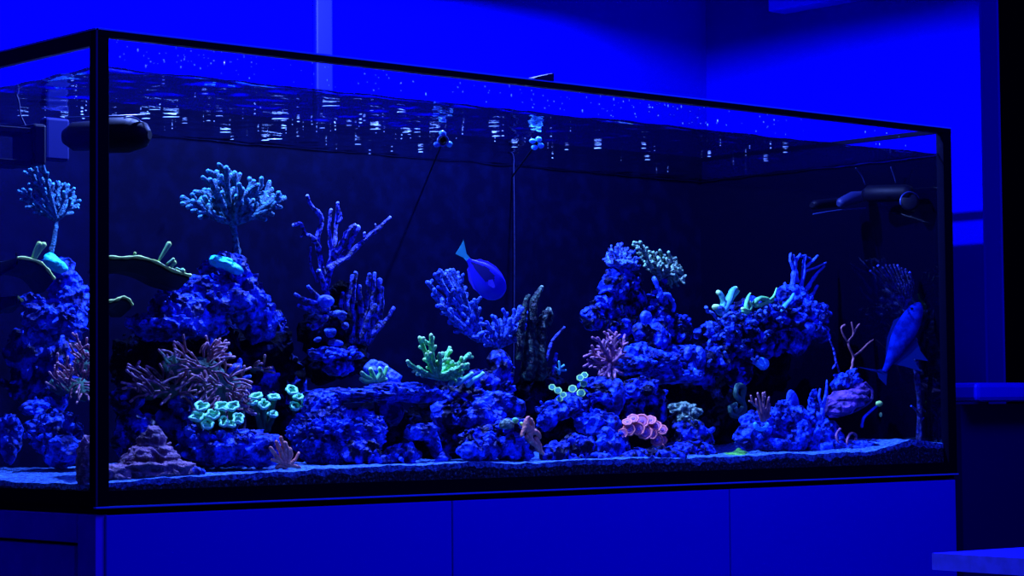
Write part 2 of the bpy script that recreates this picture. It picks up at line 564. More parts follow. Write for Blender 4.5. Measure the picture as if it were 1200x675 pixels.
# brace bar lying on the rim
br = P(647, 92, 0.0)
q = MB()
v8 = [(br.x-0.040, -0.004, TH+0.0012), (br.x, -0.004, TH+0.0012), (br.x, -0.004, TH+0.0125), (br.x-0.030, -0.004, TH+0.0050)]
v8 = [Vector((a_, b_, Z(c_))) for a_, b_, c_ in v8]
fa = [q.bm.verts.new(v) for v in v8]
fb = [q.bm.verts.new(v+Vector((0, 0.03, 0))) for v in v8]
q.mi(M['rimside'])
q.bm.faces.new(fa)
q.bm.faces.new(list(reversed(fb)))
for i in range(4):
    q.bm.faces.new((fa[i], fa[(i+1) % 4], fb[(i+1) % 4], fb[i]))
tag(q.build('rim_clip', M['rimside']), 'small dark wedge shaped clip sitting on the top rim mid tank', 'clip')

# lamp housings above the tank, out of the picture, shading the upper walls
for i, (lx, ly, lz, pw) in enumerate(LAMPS):
    h = thing('reef_light', 'black box reef light hanging over the %s of the tank' % ('left end', 'middle')[i], 'light', (lx, ly, Z(lz)))
    zb = Z(lz)-0.0175
    hw = 0.14
    q = MB()
    q.box((lx-hw, ly-hw, Z(lz)+0.04), (lx+hw, ly+hw, Z(lz)+0.06), M['lampbox'])
    q.box((lx-hw, ly-hw, zb), (lx-hw+0.004, ly+hw, Z(lz)+0.04), M['lampbox'])
    q.box((lx+hw-0.004, ly-hw, zb), (lx+hw, ly+hw, Z(lz)+0.04), M['lampbox'])
    q.box((lx-hw+0.004, ly-hw, zb), (lx+hw-0.004, ly-hw+0.004, Z(lz)+0.04), M['lampbox'])
    q.box((lx-hw+0.004, ly+hw-0.004, zb), (lx+hw-0.004, ly+hw, Z(lz)+0.04), M['lampbox'])
    q.build('housing', M['lampbox'], h)

# ================================================================== WATER
WZ = Z(0.5535)
q = MB()
i0, i1 = 0.0095, TL-0.0088
j0, j1 = 0.0095, TD-0.0078
bm = q.bm
ks, kt = q.mi(M['waterside']), q.mi(M['watertop'])
nx, ny = 170, 60
grid = []
for j in range(ny+1):
    row = []
    for i in range(nx+1):
        x = i0+(i1-i0)*i/nx
        y = j0+(j1-j0)*j/ny
        d = math.hypot(x-0.55, y-0.35)
        z = WZ+0.0022*noise.noise(Vector((x*16+y*9, y*22-x*6, 0)))+0.0012*noise.noise(Vector((x*50, y*60, 3)))
        e = min(y-j0, x-i0)
        z += 0.002*math.exp(-e/0.004)
        row.append(bm.verts.new((x, y, z)))
    grid.append(row)
for j in range(ny):
    for i in range(nx):
        f = bm.faces.new((grid[j][i], grid[j][i+1], grid[j+1][i+1], grid[j+1][i]))
        f.material_index = kt
        f.smooth = True
zbot = Z(0.0065)
b00, b10, b11, b01 = [bm.verts.new(c) for c in ((i0, j0, zbot), (i1, j0, zbot), (i1, j1, zbot), (i0, j1, zbot))]


def side(vs, a, b):
    f = bm.faces.new(list(vs)+[b, a])
    f.material_index = ks


side(grid[0], b00, b10)
side([r[-1] for r in grid], b10, b11)
side(list(reversed(grid[-1])), b11, b01)
side([r[0] for r in reversed(grid)], b01, b00)
f = bm.faces.new((b01, b11, b10, b00))
f.material_index = ks
tag(q.build('water', M['waterside']), 'clear dark blue water filling the tank, gently rippled at its surface', 'water', kind='stuff')

# ================================================================== SAND BED
def sand_z(x, y):
    z = 0.036+0.012*min(1, max(0, (x-0.05)/0.4))*0.6+0.004*noise.noise(Vector((x*9, y*9, 1)))+0.0022*noise.noise(Vector((x*60, y*60, 2)))
    if x > 1.45:
        z += 0.02*min(1, (x-1.45)/0.15)*(1-abs(x-1.6)/0.2 if abs(x-1.6) < 0.2 else 0)
    return z-0.012*math.exp(-max(0, x-0.01)/0.05)*0.5


q = MB()
bm = q.bm
ka, kb = q.mi(M['sand']), q.mi(M['gravel'])
nx, ny = 420, 90
si0, si1, sj0, sj1 = i0+0.0008, i1-0.0008, j0+0.0008, j1-0.0008
top = []
for j in range(ny+1):
    row = []
    for i in range(nx+1):
        x = si0+(si1-si0)*i/nx
        y = sj0+(sj1-sj0)*(j/ny)**1.6
        row.append(bm.verts.new((x, y, Z(sand_z(x, y)))))
    top.append(row)
for j in range(ny):
    for i in range(nx):
        f = bm.faces.new((top[j][i], top[j][i+1], top[j+1][i+1], top[j+1][i]))
        f.material_index = ka
        f.smooth = True
zz = Z(0.0075)


def skirt(row):
    n = len(row)
    ps = [v for v in row]
    last = None
    for v in ps:
        w1 = bm.verts.new((v.co.x, v.co.y, Z(0.86*(v.co.z-ZB)+0.14*0.0075)-0.008*abs(noise.noise(v.co*45))-0.004*abs(noise.noise(v.co*160))))
        w2 = bm.verts.new((v.co.x, v.co.y, zz))
        if last:
            f = bm.faces.new((last[0], v, w1, last[1]))
            f.material_index = ka
            f = bm.faces.new((last[1], w1, w2, last[2]))
            f.material_index = kb
        last = (v, w1, w2)


skirt(top[0])
skirt([r[0] for r in top])
skirt([r[-1] for r in top])
tag(q.build('sand_bed', M['sand']), 'pale coral sand and gravel covering the tank bottom', 'sand', kind='stuff')

# ================================================================== REEF HELPERS
X0, X1, Y0, Y1, ZL = i0+0.002, i1-0.002, j0+0.002, j1-0.002, Z(0.0085)


def keep_in(q):
    for v in q.bm.verts:
        c = v.co
        c.x = min(max(c.x, X0), X1)
        c.y = min(max(c.y, Y0), Y1)
        c.z = max(c.z, ZL)


def lump(q, cx, cy, w_, h_, Y, m, sub=4, dep=0.7, amp=0.28, freq=26, fine=0.10, ffreq=95, seed=0.0, layers=0.0, tilt=0.0, crag=0.0, crust=0, crng=None):
    s = S(cx, cy, Y)
    c = P(cx, cy, Y)
    rx = w_/2*s/math.sqrt(0.5625+0.44*dep*dep)
    rz = h_/2*s
    rot = Matrix.Rotation(math.radians(tilt), 3, 'Y') if tilt else None
    q.blob(c, (rx, rx*dep, rz), m, sub, amp, freq, fine, ffreq, rot, seed, layers=layers, crag=crag)
    for k in range(crust):
        a1, a2 = crng.uniform(math.radians(-200), math.radians(20)), crng.uniform(-0.5, 1.15)
        dv = Vector((math.cos(a1)*math.cos(a2)*rx, math.sin(a1)*math.cos(a2)*rx*dep, math.sin(a2)*rz))
        if rot:
            dv = rot @ dv
        u = crng.uniform(1.6, 4.6)*s
        q.blob(c+dv*crng.uniform(0.9, 1.03), (u*crng.uniform(0.8, 2.0), u, u*crng.uniform(0.5, 1.2)), m, 3, 0.5, 90, 0.15, 260,
               Matrix.Rotation(crng.uniform(-0.9, 0.9), 3, 'Y'), crng.random()*9)


RS = [0]


def rock(label, lumps, m='rock', name='reef_rock', cat='rock', group=None, layers=0.0, amp=0.36, freq=24, fine=0.13, ffreq=80, crag=0.42, crust=None):
    """lumps: (cx, cy, w, h, Y[, sub[, tilt]]) measured in the photo, Y = distance behind the front glass plane"""
    RS[0] += 1
    q = MB()
    for l in lumps:
        sub = l[5] if len(l) > 5 else 5
        tilt = l[6] if len(l) > 6 else 0
        if m == 'rockd':
            sub = min(sub, 4)
        nc = crust if crust is not None else int(4+0.008*l[2]*l[3])
        lump(q, l[0], l[1], l[2], l[3], l[4], M[m], sub, seed=RS[0]*0.37, layers=layers, amp=amp, freq=freq, fine=fine, ffreq=ffreq, tilt=tilt,
             crag=crag, crust=min(nc, 26), crng=random.Random(RS[0]*31+int(l[0])))
    keep_in(q)
    o = q.build(name, M[m])
    return tag(o, label, cat, group)


def path(pts, Y, n=4):
    """smooth 3-D polyline through (px, py[, dY]) points"""
    w3 = [P(p[0], p[1], Y+(p[2] if len(p) > 2 else 0)) for p in pts]
    if len(w3) < 3:
        a, b = w3
        return [a.lerp(b, i/(n)) for i in range(n+1)]
    out = []
    ex = [w3[0]*2-w3[1]]+w3+[w3[-1]*2-w3[-2]]
    for i in range(1, len(ex)-2):
        p0, p1, p2, p3 = ex[i-1], ex[i], ex[i+1], ex[i+2]
        for k in range(n):
            t = k/n
            out.append(0.5*((2*p1)+(p2-p0)*t+(2*p0-5*p1+4*p2-p3)*t*t+(3*p1-p0-3*p2+p3)*t*t*t))
    out.append(w3[-1])
    return out


def bushy(q, root, tips, Y, r0, r1, m, tipm, rng, nside=5, slen=12, bump=0.25, dy=0.02, seg=7, start=0.4, spread=0.7):
    """branches from root (px) to each tip, each with short side fingers"""
    s = S(root[0], root[1], Y)
    for tx, ty in tips:
        d1 = rng.uniform(-dy, dy)
        mx_ = root[0]*0.5+tx*0.5+rng.uniform(-3, 3)
        my_ = root[1]*0.5+ty*0.5+rng.uniform(-1, 4)
        pp = path([root, (mx_, my_, d1*0.5), (tx, ty, d1)], Y, 4)
        q.tube(pp, (r0*s, r1*s), seg, m, tipm, 2, bump)
        L_ = math.hypot(tx-root[0], ty-root[1])
        for k in range(nside):
            t = start+(0.97-start)*(k+rng.random()*0.7)/nside
            sd = 1 if k % 2 else -1
            bx = root[0]+(tx-root[0])*t+(mx_-(root[0]+tx)/2)*(1-abs(2*t-1))
            by = root[1]+(ty-root[1])*t+(my_-(root[1]+ty)/2)*(1-abs(2*t-1))
            an = math.atan2(ty-root[1], tx-root[0])+sd*rng.uniform(0.35, spread+0.2)
            l_ = slen*rng.uniform(0.6, 1.1)
            e = (bx+math.cos(an)*l_, by+math.sin(an)*l_, d1*t+rng.uniform(-0.01, 0.01))
            p2 = path([(bx, by, d1*t), ((bx+e[0])/2+rng.uniform(-1, 1), (by+e[1])/2, (d1*t+e[2])/2), e], Y, 3)
            q.tube(p2, (r1*s*0.95, r1*s*0.85), seg, m, tipm, 2, bump)


def coral(name, label, cat, q, m, group=None):
    keep_in(q)
    return tag(q.build(name, m), label, cat, group)


def tentacles(q, cx, cy, rx, ry, Y, n, ln, rad, m, tipm, rng, dy=0.03, curl=0.6, updir=None, seg=6):
    s = S(cx, cy, Y)
    for k in range(n):
        a = rng.uniform(0, 2*math.pi)
        rr = math.sqrt(rng.random())
        bx, by = cx+rx*rr*math.cos(a), cy+ry*rr*math.sin(a)
        an = math.atan2(by-cy, bx-cx)+rng.uniform(-0.7, 0.7)
        if updir is not None:
            an = updir+rng.uniform(-0.9, 0.9)
        l_ = ln*rng.uniform(0.6, 1.15)
        cv = rng.uniform(-curl, curl)
        d0 = rng.uniform(-dy, dy)
        d1 = d0-rng.uniform(0, 0.015)
        pts = [(bx, by, d0), (bx+math.cos(an)*l_*0.5, by+math.sin(an)*l_*0.5, (d0+d1)/2),
               (bx+math.cos(an)*l_*0.5+math.cos(an+cv)*l_*0.5, by+math.sin(an)*l_*0.5+math.sin(an+cv)*l_*0.5, d1)]
        q.tube(path(pts, Y, 3), (rad*s*0.8, rad*s), seg, m, tipm, 3, 0.1)


def look(cx, cy, Y, up=0.45):
    """axis from a spot towards the viewer side, tilted upward"""
    d = (CAM-P(cx, cy, Y))
    d.z = 0
    d.normalize()
    return (d*(1-up)+Vector((0, 0, up))).normalized()


# ================================================================== REEF ROCKS
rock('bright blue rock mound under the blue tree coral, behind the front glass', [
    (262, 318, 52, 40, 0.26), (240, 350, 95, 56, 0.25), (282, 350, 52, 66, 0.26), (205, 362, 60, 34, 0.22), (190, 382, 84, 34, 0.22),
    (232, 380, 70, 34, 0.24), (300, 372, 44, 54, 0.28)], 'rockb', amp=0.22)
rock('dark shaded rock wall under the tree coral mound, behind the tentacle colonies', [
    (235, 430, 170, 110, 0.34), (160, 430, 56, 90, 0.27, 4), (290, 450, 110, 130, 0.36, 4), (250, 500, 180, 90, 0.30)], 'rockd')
rock('dark speckled rock slope right of the tree coral mound', [(318, 400, 36, 84, 0.33, 5), (330, 445, 46, 70, 0.34, 4)], 'rock')
rock('blue rock beside the front left corner post, above the purple layered rock', [
    (148, 470, 34, 30, 0.20), (160, 515, 50, 50, 0.20), (205, 508, 40, 42, 0.22, 4)], 'rock')
rock('low blue rock under the four-headed cyan torch coral', [
    (270, 525, 96, 44, 0.13), (232, 518, 40, 44, 0.14, 4), (300, 532, 54, 34, 0.11, 4)], 'rockb')
rock('small blue rock tucked under the brown tentacle colonies', [(218, 478, 34, 30, 0.19, 4)], 'rockb')
rock('small blue rock behind the three-headed cyan torch coral', [(312, 452, 26, 40, 0.26, 4), (298, 466, 34, 22, 0.25, 4)], 'rock')
rock('purple layered rock in the front left corner of the tank', [
    (177, 521, 34, 40, 0.085, 5), (178, 538, 62, 40, 0.085, 5), (180, 553, 96, 34, 0.085, 5), (206, 556, 56, 24, 0.08, 5), (104, 545, 30, 70, 0.06, 5), (132, 560, 50, 30, 0.075, 5)], 'rockp', layers=0.05, amp=0.18, crag=0.12, crust=2)
rock('pointed pale blue shard beside the purple layered rock', [(228, 556, 18, 20, 0.05, 4)], 'rockb')
# seen through the left end pane; mound copied to stand in for refraction
rock('bright blue rock mound copied as its refracted view through the left end pane', [
    (66, 320, 36, 40, 0.46), (80, 352, 48, 56, 0.46), (62, 372, 60, 40, 0.45), (90, 378, 30, 44, 0.43, 4), (48, 392, 40, 30, 0.47, 4), (36, 352, 32, 16, 0.5, 4)],
    'rockb', amp=0.22)
rock('dark blue rock slope under the copied left mound, seen through the left end pane', [
    (28, 415, 36, 66, 0.52, 4), (60, 440, 50, 90, 0.52, 4), (20, 450, 26, 40, 0.53, 4)], 'rock')
rock('ragged blue rock on the sand seen through the left end pane', [
    (62, 508, 62, 44, 0.40), (75, 530, 50, 34, 0.37, 4), (45, 478, 36, 24, 0.44, 4)], 'rockb')
rock('blue rock at the far left edge of the picture, on the sand', [(8, 512, 30, 60, 0.50, 5)], 'rockb')

rock('dark rock stack holding the blue finger corals left of centre', [
    (385, 385, 50, 70, 0.26), (392, 425, 60, 50, 0.25, 4), (398, 352, 34, 40, 0.27, 4)], 'rockd')
rock('blue wedge rock hanging under the finger coral stack', [(393, 416, 62, 18, 0.20, 5), (397, 428, 40, 26, 0.20, 5)], 'rockb')
rock('pale blue hump rock behind the small green coral', [(437, 436, 34, 26, 0.22, 4), (452, 446, 30, 20, 0.21, 4)], 'bluecoral')
rock('long flat blue ledge rock under the green acropora', [
    (420, 463, 100, 14, 0.16, 5), (470, 459, 96, 18, 0.16, 5), (385, 462, 60, 14, 0.17, 4), (495, 466, 50, 14, 0.15, 4)], 'rockb', layers=0.08, amp=0.2, crag=0.25)
rock('big round finely pitted blue boulder under the ledge rock', [
    (392, 512, 108, 76, 0.15, 6), (378, 478, 50, 40, 0.16, 5)], 'rockb', amp=0.12, fine=0.09, ffreq=150, crag=0.16, crust=0)
rock('small crumbly rock at the right foot of the round boulder', [(425, 532, 44, 32, 0.10, 5)], 'rock')
rock('rock darkened for the shade of the hollow between the round boulder and the arch rock', [(450, 500, 60, 70, 0.30, 4), (520, 500, 90, 100, 0.34, 4)], 'rockd')
rock('slanting blue prop rock under the middle of the ledge', [(458, 482, 24, 36, 0.17, 5, -30)], 'rockb')
rock('small arched blue rock standing on the sand left of centre', [
    (491, 506, 36, 20, 0.12, 5), (470, 534, 42, 26, 0.12, 5), (508, 524, 16, 40, 0.12, 4, -30), (518, 540, 20, 18, 0.11, 4), (450, 540, 44, 18, 0.11, 4)], 'rockb')
rock('dark lump for the shade inside the small arched rock', [(492, 524, 30, 26, 0.15, 4)], 'rockd')
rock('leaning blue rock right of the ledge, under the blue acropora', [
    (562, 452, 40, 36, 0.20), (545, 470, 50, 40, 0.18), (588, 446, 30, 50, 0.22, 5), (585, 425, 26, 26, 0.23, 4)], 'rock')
rock('rounded blue rock in the middle of the reef left of the green patch', [
    (582, 472, 50, 26, 0.15), (570, 490, 44, 34, 0.14), (600, 478, 26, 20, 0.15, 4)], 'rockb')
rock('crumbled dark blue rock heap right of the arched rock', [
    (545, 505, 56, 60, 0.17), (530, 485, 40, 34, 0.18, 4), (560, 520, 50, 40, 0.12, 5)], 'rock')
rock('pair of small blue stones on the sand in front of the crumbled heap', [(556, 528, 32, 26, 0.08, 5), (575, 522, 30, 34, 0.09, 5)], 'rockb')
rock('boxy blue rock under the green patch and the pink finger coral', [(603, 524, 46, 44, 0.09, 5), (600, 500, 50, 18, 0.10, 5)], 'rock', amp=0.18)
rock('leaning blue rock under the left group of green buttons', [(650, 480, 44, 26, 0.16, 5), (638, 492, 26, 32, 0.15, 5), (668, 474, 26, 18, 0.17, 4)], 'rockb')
rock('dark rock behind the dark green spires', [(630, 460, 60, 60, 0.28, 5), (660, 500, 60, 60, 0.24, 5)], 'rockd')
rock('small blue rock right of the pink finger coral', [(650, 532, 30, 28, 0.08, 5)], 'rock')
rock('round dark blue boulder on the sand below the green buttons', [(676, 527, 44, 34, 0.10, 5), (664, 540, 40, 14, 0.08, 4)], 'rock', amp=0.15)
rock('blue rock shelf under the right group of green buttons', [
    (702, 452, 44, 20, 0.18, 5), (698, 468, 52, 22, 0.17, 5), (690, 482, 40, 26, 0.17, 5)], 'rock')
rock('knobby blue rock left of the orange mushroom corals', [
    (702, 496, 46, 26, 0.14, 5), (715, 520, 46, 36, 0.12, 5), (700, 538, 40, 18, 0.08, 4)], 'rockb')
rock('smooth bright blue rib of rock above the orange mushroom corals', [(722, 466, 22, 46, 0.15, 5, 10)], 'rockb', amp=0.1, fine=0.03, crag=0.1, crust=0)
rock('blue rock arch above the orange mushroom corals', [
    (748, 455, 50, 22, 0.17, 5, -15), (768, 470, 24, 40, 0.17, 5, -25), (742, 484, 30, 34, 0.17, 4)], 'rock')
rock('rock darkened for the shade of the cave behind the orange mushroom corals', [(765, 500, 70, 60, 0.22, 5), (735, 500, 40, 60, 0.2, 4)], 'rockd')
rock('low blue rock under the orange mushroom corals', [(768, 536, 60, 24, 0.085, 5), (745, 538, 36, 16, 0.08, 4)], 'rock')
rock('rounded grey green rock right of the orange mushroom corals', [(798, 484, 44, 24, 0.20, 5), (800, 500, 40, 26, 0.19, 5)], 'greygreen', amp=0.15)
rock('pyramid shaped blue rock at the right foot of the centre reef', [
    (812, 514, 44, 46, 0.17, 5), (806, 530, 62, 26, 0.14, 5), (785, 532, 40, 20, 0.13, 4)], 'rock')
rock('small dark stone on the sand between the centre reef and the green algae', [(823, 539, 18, 10, 0.10, 4)], 'rockd')
# centre tower
rock('tall blue rock tower right of centre', [
    (728, 335, 46, 40, 0.30, 5), (742, 350, 26, 50, 0.30, 5), (708, 365, 38, 36, 0.30, 5), (695, 372, 26, 26, 0.29, 4), (724, 382, 36, 26, 0.29, 4)], 'rock')
rock('blue rock column under the grey green fan colony', [
    (772, 345, 22, 50, 0.30, 5), (768, 378, 46, 34, 0.29, 5), (792, 388, 38, 40, 0.28, 5, -30), (760, 400, 46, 40, 0.27, 5)], 'rock')
rock('broad blue rock ledge across the middle of the right reef', [
    (765, 425, 80, 26, 0.24, 5), (800, 420, 50, 30, 0.26, 5), (742, 418, 40, 34, 0.25, 5), (785, 440, 70, 20, 0.24, 4)], 'rockb')
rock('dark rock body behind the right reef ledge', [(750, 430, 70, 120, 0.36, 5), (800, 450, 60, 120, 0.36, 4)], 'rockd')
# right island
rock('craggy blue rock island under the cyan and green lobed corals', [
    (900, 372, 90, 40, 0.26, 5), (850, 390, 60, 30, 0.28, 5), (880, 400, 60, 46, 0.26, 5), (915, 395, 50, 40, 0.25, 5), (845, 410, 44, 30, 0.28, 4)], 'rock', amp=0.35)
rock('bright blue jutting rock at the right end of the island', [
    (948, 368, 50, 30, 0.23, 5), (955, 388, 36, 20, 0.22, 5, 20), (935, 398, 26, 30, 0.23, 4), (930, 350, 40, 30, 0.24, 4)], 'rockb', amp=0.3)
rock('ragged blue rock hanging below the left of the island', [
    (835, 425, 50, 30, 0.28, 5), (860, 435, 36, 34, 0.28, 4), (825, 440, 26, 34, 0.28, 4)], 'rock', amp=0.4)
rock('dark rock pillar holding up the rock island', [(850, 470, 50, 150, 0.42, 5), (880, 420, 80, 70, 0.34, 4)], 'rockd')
rock('craggy blue rock on the sand at the right holding the pale pink fingers', [
    (895, 500, 54, 36, 0.16, 5), (920, 490, 46, 40, 0.16, 5), (880, 515, 36, 30, 0.15, 5), (930, 512, 50, 36, 0.15, 5), (905, 522, 50, 20, 0.14, 4)], 'rockb')
rock('blue rock on the sand under the purple plate coral', [
    (962, 512, 44, 40, 0.14, 5), (955, 480, 16, 50, 0.15, 5), (975, 524, 40, 22, 0.12, 4), (945, 500, 30, 40, 0.15, 4)], 'rockb')
rock('small blue rock lying above the purple plate coral', [(990, 447, 38, 20, 0.15, 5, -10), (998, 440, 16, 18, 0.15, 4)], 'rockb')
rock('low blue rubble mound at the right end of the tank', [(1045, 535, 90, 26, 0.06, 5, 8), (1012, 532, 50, 16, 0.08, 4)], 'rockb', name='rubble_mound')
rock('small dark stone in front of the purple plate coral', [(1012, 524, 20, 10, 0.08, 4)], 'rockd')

# ================================================================== CORALS, LEFT
rng = random.Random(5)


def tree_coral(label, cx, tips, stem, Y, r, ns, sl):
    t = thing('tree_coral', label, 'coral', P(stem[0][0], stem[0][1], Y))
    q = MB()
    s = S(cx, 250, Y)
    q.tube(path(stem, Y, 4), [r*s*(1.1 if i < 2 else 0.85) for i in range(len(path(stem, Y, 4)))], 9, M['tree'], None, 0, 0.25)
    keep_in(q)
    q.build('stem', M['tree'], t)
    q = MB()
    bushy(q, stem[-1], tips, Y, r*0.85, r*0.72, M['tree'], M['treetip'], rng, ns, sl*1.15, 0.16, 0.035, spread=0.6, start=0.35)
    keep_in(q)
    q.build('branches', M['tree'], t)
    return t


tree_coral('blue finger-branched tree coral on top of the bright rock mound, behind the front glass', 272,
           [(214, 232), (226, 236), (240, 223), (246, 211), (254, 202), (265, 197), (275, 203), (284, 222), (297, 213), (306, 217), (318, 222), (327, 232), (333, 232), (322, 243), (236, 234), (290, 235), (310, 240)],
           [(277, 298), (276, 280), (273, 262)], 0.26, 4.6, 5, 12)
tree_coral('small blue tree coral on a thin stem copied as its refracted view through the left end pane', 58,  # separate copy, since the water bends no light
           [(36, 199), (42, 196), (50, 193), (27, 222), (30, 234), (58, 212), (69, 214), (80, 217), (88, 231), (84, 240), (40, 240)],
           [(60, 296), (64, 275), (66, 258)], 0.45, 3.2, 5, 10)

for (lab, cx, cy, w_, h_, Y, tl) in (
        ('glowing cyan encrusting coral on the rock mound behind the front glass', 263, 308, 34, 15, 0.225, 18),
        ('glowing cyan encrusting coral on the mound copied as its refracted view through the left end pane', 64, 309, 28, 15, 0.435, 25)):  # second patch built for the refracted view
    q = MB()
    lump(q, cx, cy, w_, h_, Y, M['glowb'], 5, amp=0.4, fine=0.08, freq=55, dep=0.7, tilt=tl)
    coral('encrusting_coral', lab, 'coral', q, M['glowb'])


def green_plate(label, rim, back, Y, knobs, rimr=1.3):
    c = P(rim[0][0], rim[0][1], Y)
    t = thing('plate_coral', label, 'coral', c)
    q = MB()
    pr = path(rim, Y, 5)
    pb = [p+Vector((0.03, 0.10, 0))+Vector((0, 0, back)) for p in pr]
    bm = q.bm
    k = q.mi(M['greenplate'])
    n = len(pr)
    up = Vector((0, 0, 0.0012))
    rows = []
    for s_, lst in ((1, pr), (1, [a.lerp(b, 0.5)+Vector((0, 0, 0.004)) for a, b in zip(pr, pb)]), (1, pb)):
        rows.append([bm.verts.new(v+up) for v in lst])
    for lst in (pb, [a.lerp(b, 0.5)-Vector((0, 0, 0.006)) for a, b in zip(pr, pb)], pr):
        rows.append([bm.verts.new(v-up*3) for v in lst])
    for a in range(len(rows)):
        A, B = rows[a], rows[(a+1) % len(rows)]
        for i in range(n-1):
            f = bm.faces.new((A[i], A[i+1], B[i+1], B[i]))
            f.material_index = k
    for i in (0, n-1):
        bm.faces.new([r_[i] for r_ in rows])
    keep_in(q)
    q.build('plate', M['greenplate'], t)
    q = MB()
    s = S(rim[0][0], rim[0][1], Y)
    q.tube([p-Vector((0, 0.002, -0.001)) for p in pr], [s*rimr*1.35*(1+0.25*math.sin(i*1.3)) for i in range(n)], 7, M['greenedge'], None, 0, 0.15)
    keep_in(q)
    tag(q.build('rim', M['greenedge'], t), 'glowing green rim')
    for kn in knobs:
        q = MB()
        q.tube(path(kn[0], Y, 3), [kn[1]*s, kn[1]*s, kn[1]*s*1.05, kn[2]*s][:4] if len(path(kn[0], Y, 3)) == 4 else (kn[1]*s, kn[2]*s), 9,
               M['greenknob'], M['greenedge'], 2, 0.06)
        keep_in(q)
        q.build('knob', M['greenknob'], t)
    return t


green_plate('dark plate coral with a glowing green rim reaching right from the front left corner post',
            [(127, 302), (145, 303), (160, 302), (180, 307), (200, 317), (222, 324)], -0.012, 0.15,
            [([(186, 306), (192, 296), (198, 286)], 1.6, 3.2), ([(157, 302), (158, 297)], 1.5, 2), ([(200, 314), (204, 308)], 2, 3.2), ([(207, 315), (213, 318)], 2.2, 4.5), ([(196, 309), (203, 304)], 1.5, 2.2)], 1.4)
green_plate('green-rimmed dark plate coral with twin knobs copied as its refracted view through the left end pane',  # second plate in place of a refracted view
            [(-12, 308), (5, 304), (25, 303), (45, 308), (55, 317), (62, 327)], -0.012, 0.22,
            [([(38, 304), (42, 294), (46, 286)], 2.4, 3.4), ([(40, 305), (46, 294), (51, 287)], 2.0, 3.8), ([(14, 303), (17, 298)], 1.4, 2)], 1.4)
green_plate('small lower green-rimmed plate coral beside the front left corner post',
            [(127, 354), (136, 352), (143, 349), (150, 352), (154, 358)], -0.008, 0.13, [], 1.2)
green_plate('small lower green-rimmed plate coral copied as its refracted view through the left end pane',
            [(-10, 347), (2, 348), (8, 352), (14, 353), (19, 349), (25, 353)], -0.008, 0.22, [([(11, 353), (16, 354)], 1.4, 2.4)], 1.2)


# tentacled colonies
def tentacled(label, parts, Y, m='tent', tipm='tenttip', cat='coral', name='tentacle_coral', sd=1, base=True):
    r_ = random.Random(sd)
    t = thing(name, label, cat, P(parts[0][0], parts[0][1], Y))
    q = MB()
    for p in parts:
        lump(q, p[0], p[1]+p[3]*0.2, p[2]*1.2, p[3]*1.1, Y+0.035, M['stalk'], 4, amp=0.2, dep=0.35)
    keep_in(q)
    q.build('colony_base', M['stalk'], t)
    q = MB()
    for p in parts:
        tentacles(q, p[0], p[1], p[2]*0.6, p[3]*0.6, Y, p[4], p[5], p[6] if len(p) > 6 else 1.6, M[m], M[tipm], r_, 0.02,
                  updir=p[7] if len(p) > 7 else None)
    keep_in(q)
    q.build('tentacles', M[m], t)
    return t


tentacled('brown pink tentacle coral fanning left beside the front left corner post', [(176, 452, 34, 22, 26, 22, 1.6, math.radians(-140)), (205, 458, 30, 20, 20, 18, 1.6)], 0.17, sd=3)
tentacled('big brown pink tentacle coral in the middle of the left reef', [(235, 430, 50, 36, 60, 20), (262, 452, 40, 40, 44, 20), (276, 478, 20, 26, 16, 14)], 0.17, sd=4)
tentacled('small green tinged tentacle tuft above the brown tentacle corals', [(200, 428, 12, 12, 14, 14, 1.5, math.radians(-90))], 0.165, 'tentgreen', 'tenttip', sd=5)
tentacled('brown pink tentacle coral seen through the left end pane', [(72, 445, 22, 24, 24, 18, 1.5, math.radians(-120)), (94, 450, 20, 26, 24, 16, 1.5)], 0.40, sd=6)
tentacled('pink and green tentacle tuft beside the post seen through the left end pane', [(98, 418, 14, 30, 22, 15, 1.5, math.radians(-90))], 0.38, 'tent', 'tenttip', sd=7)
tentacled('faint brown tentacle tuft right of the big tentacle coral', [(303, 432, 14, 8, 8, 12, 1.6, math.radians(-35))], 0.24, sd=8)
for (lab, pts, r_) in (
        ('short pale blue tube coral above the big tentacle coral', [(246, 408), (248, 398)], 2.2),
        ('pale blue stub coral right of the big tentacle coral', [(262, 419), (269, 415)], 2.6),
        ('curved pale blue tube coral behind the torch corals', [(283, 450), (286, 443), (293, 441)], 2.0)):
    q = MB()
    s = S(pts[0][0], pts[0][1], 0.2)
    pp = path(pts, 0.2, 3)
    q.tube(pp, [r_*s]*len(pp), 9, M['bluecoral'], M['blob'], 2, 0.1)
    coral('tube_coral', lab, 'coral', q, M['bluecoral'])
q = MB()
lump(q, 276, 432, 18, 12, 0.2, M['bluecoral'], 4, amp=0.3, freq=60, tilt=-25, dep=0.5)
lump(q, 281, 425, 7, 12, 0.2, M['bluecoral'], 3, amp=0.2, freq=60, tilt=10, dep=0.5)
coral('wedge_coral', 'small blue wedge shaped coral right of the big tentacle coral', 'coral', q, M['bluecoral'])


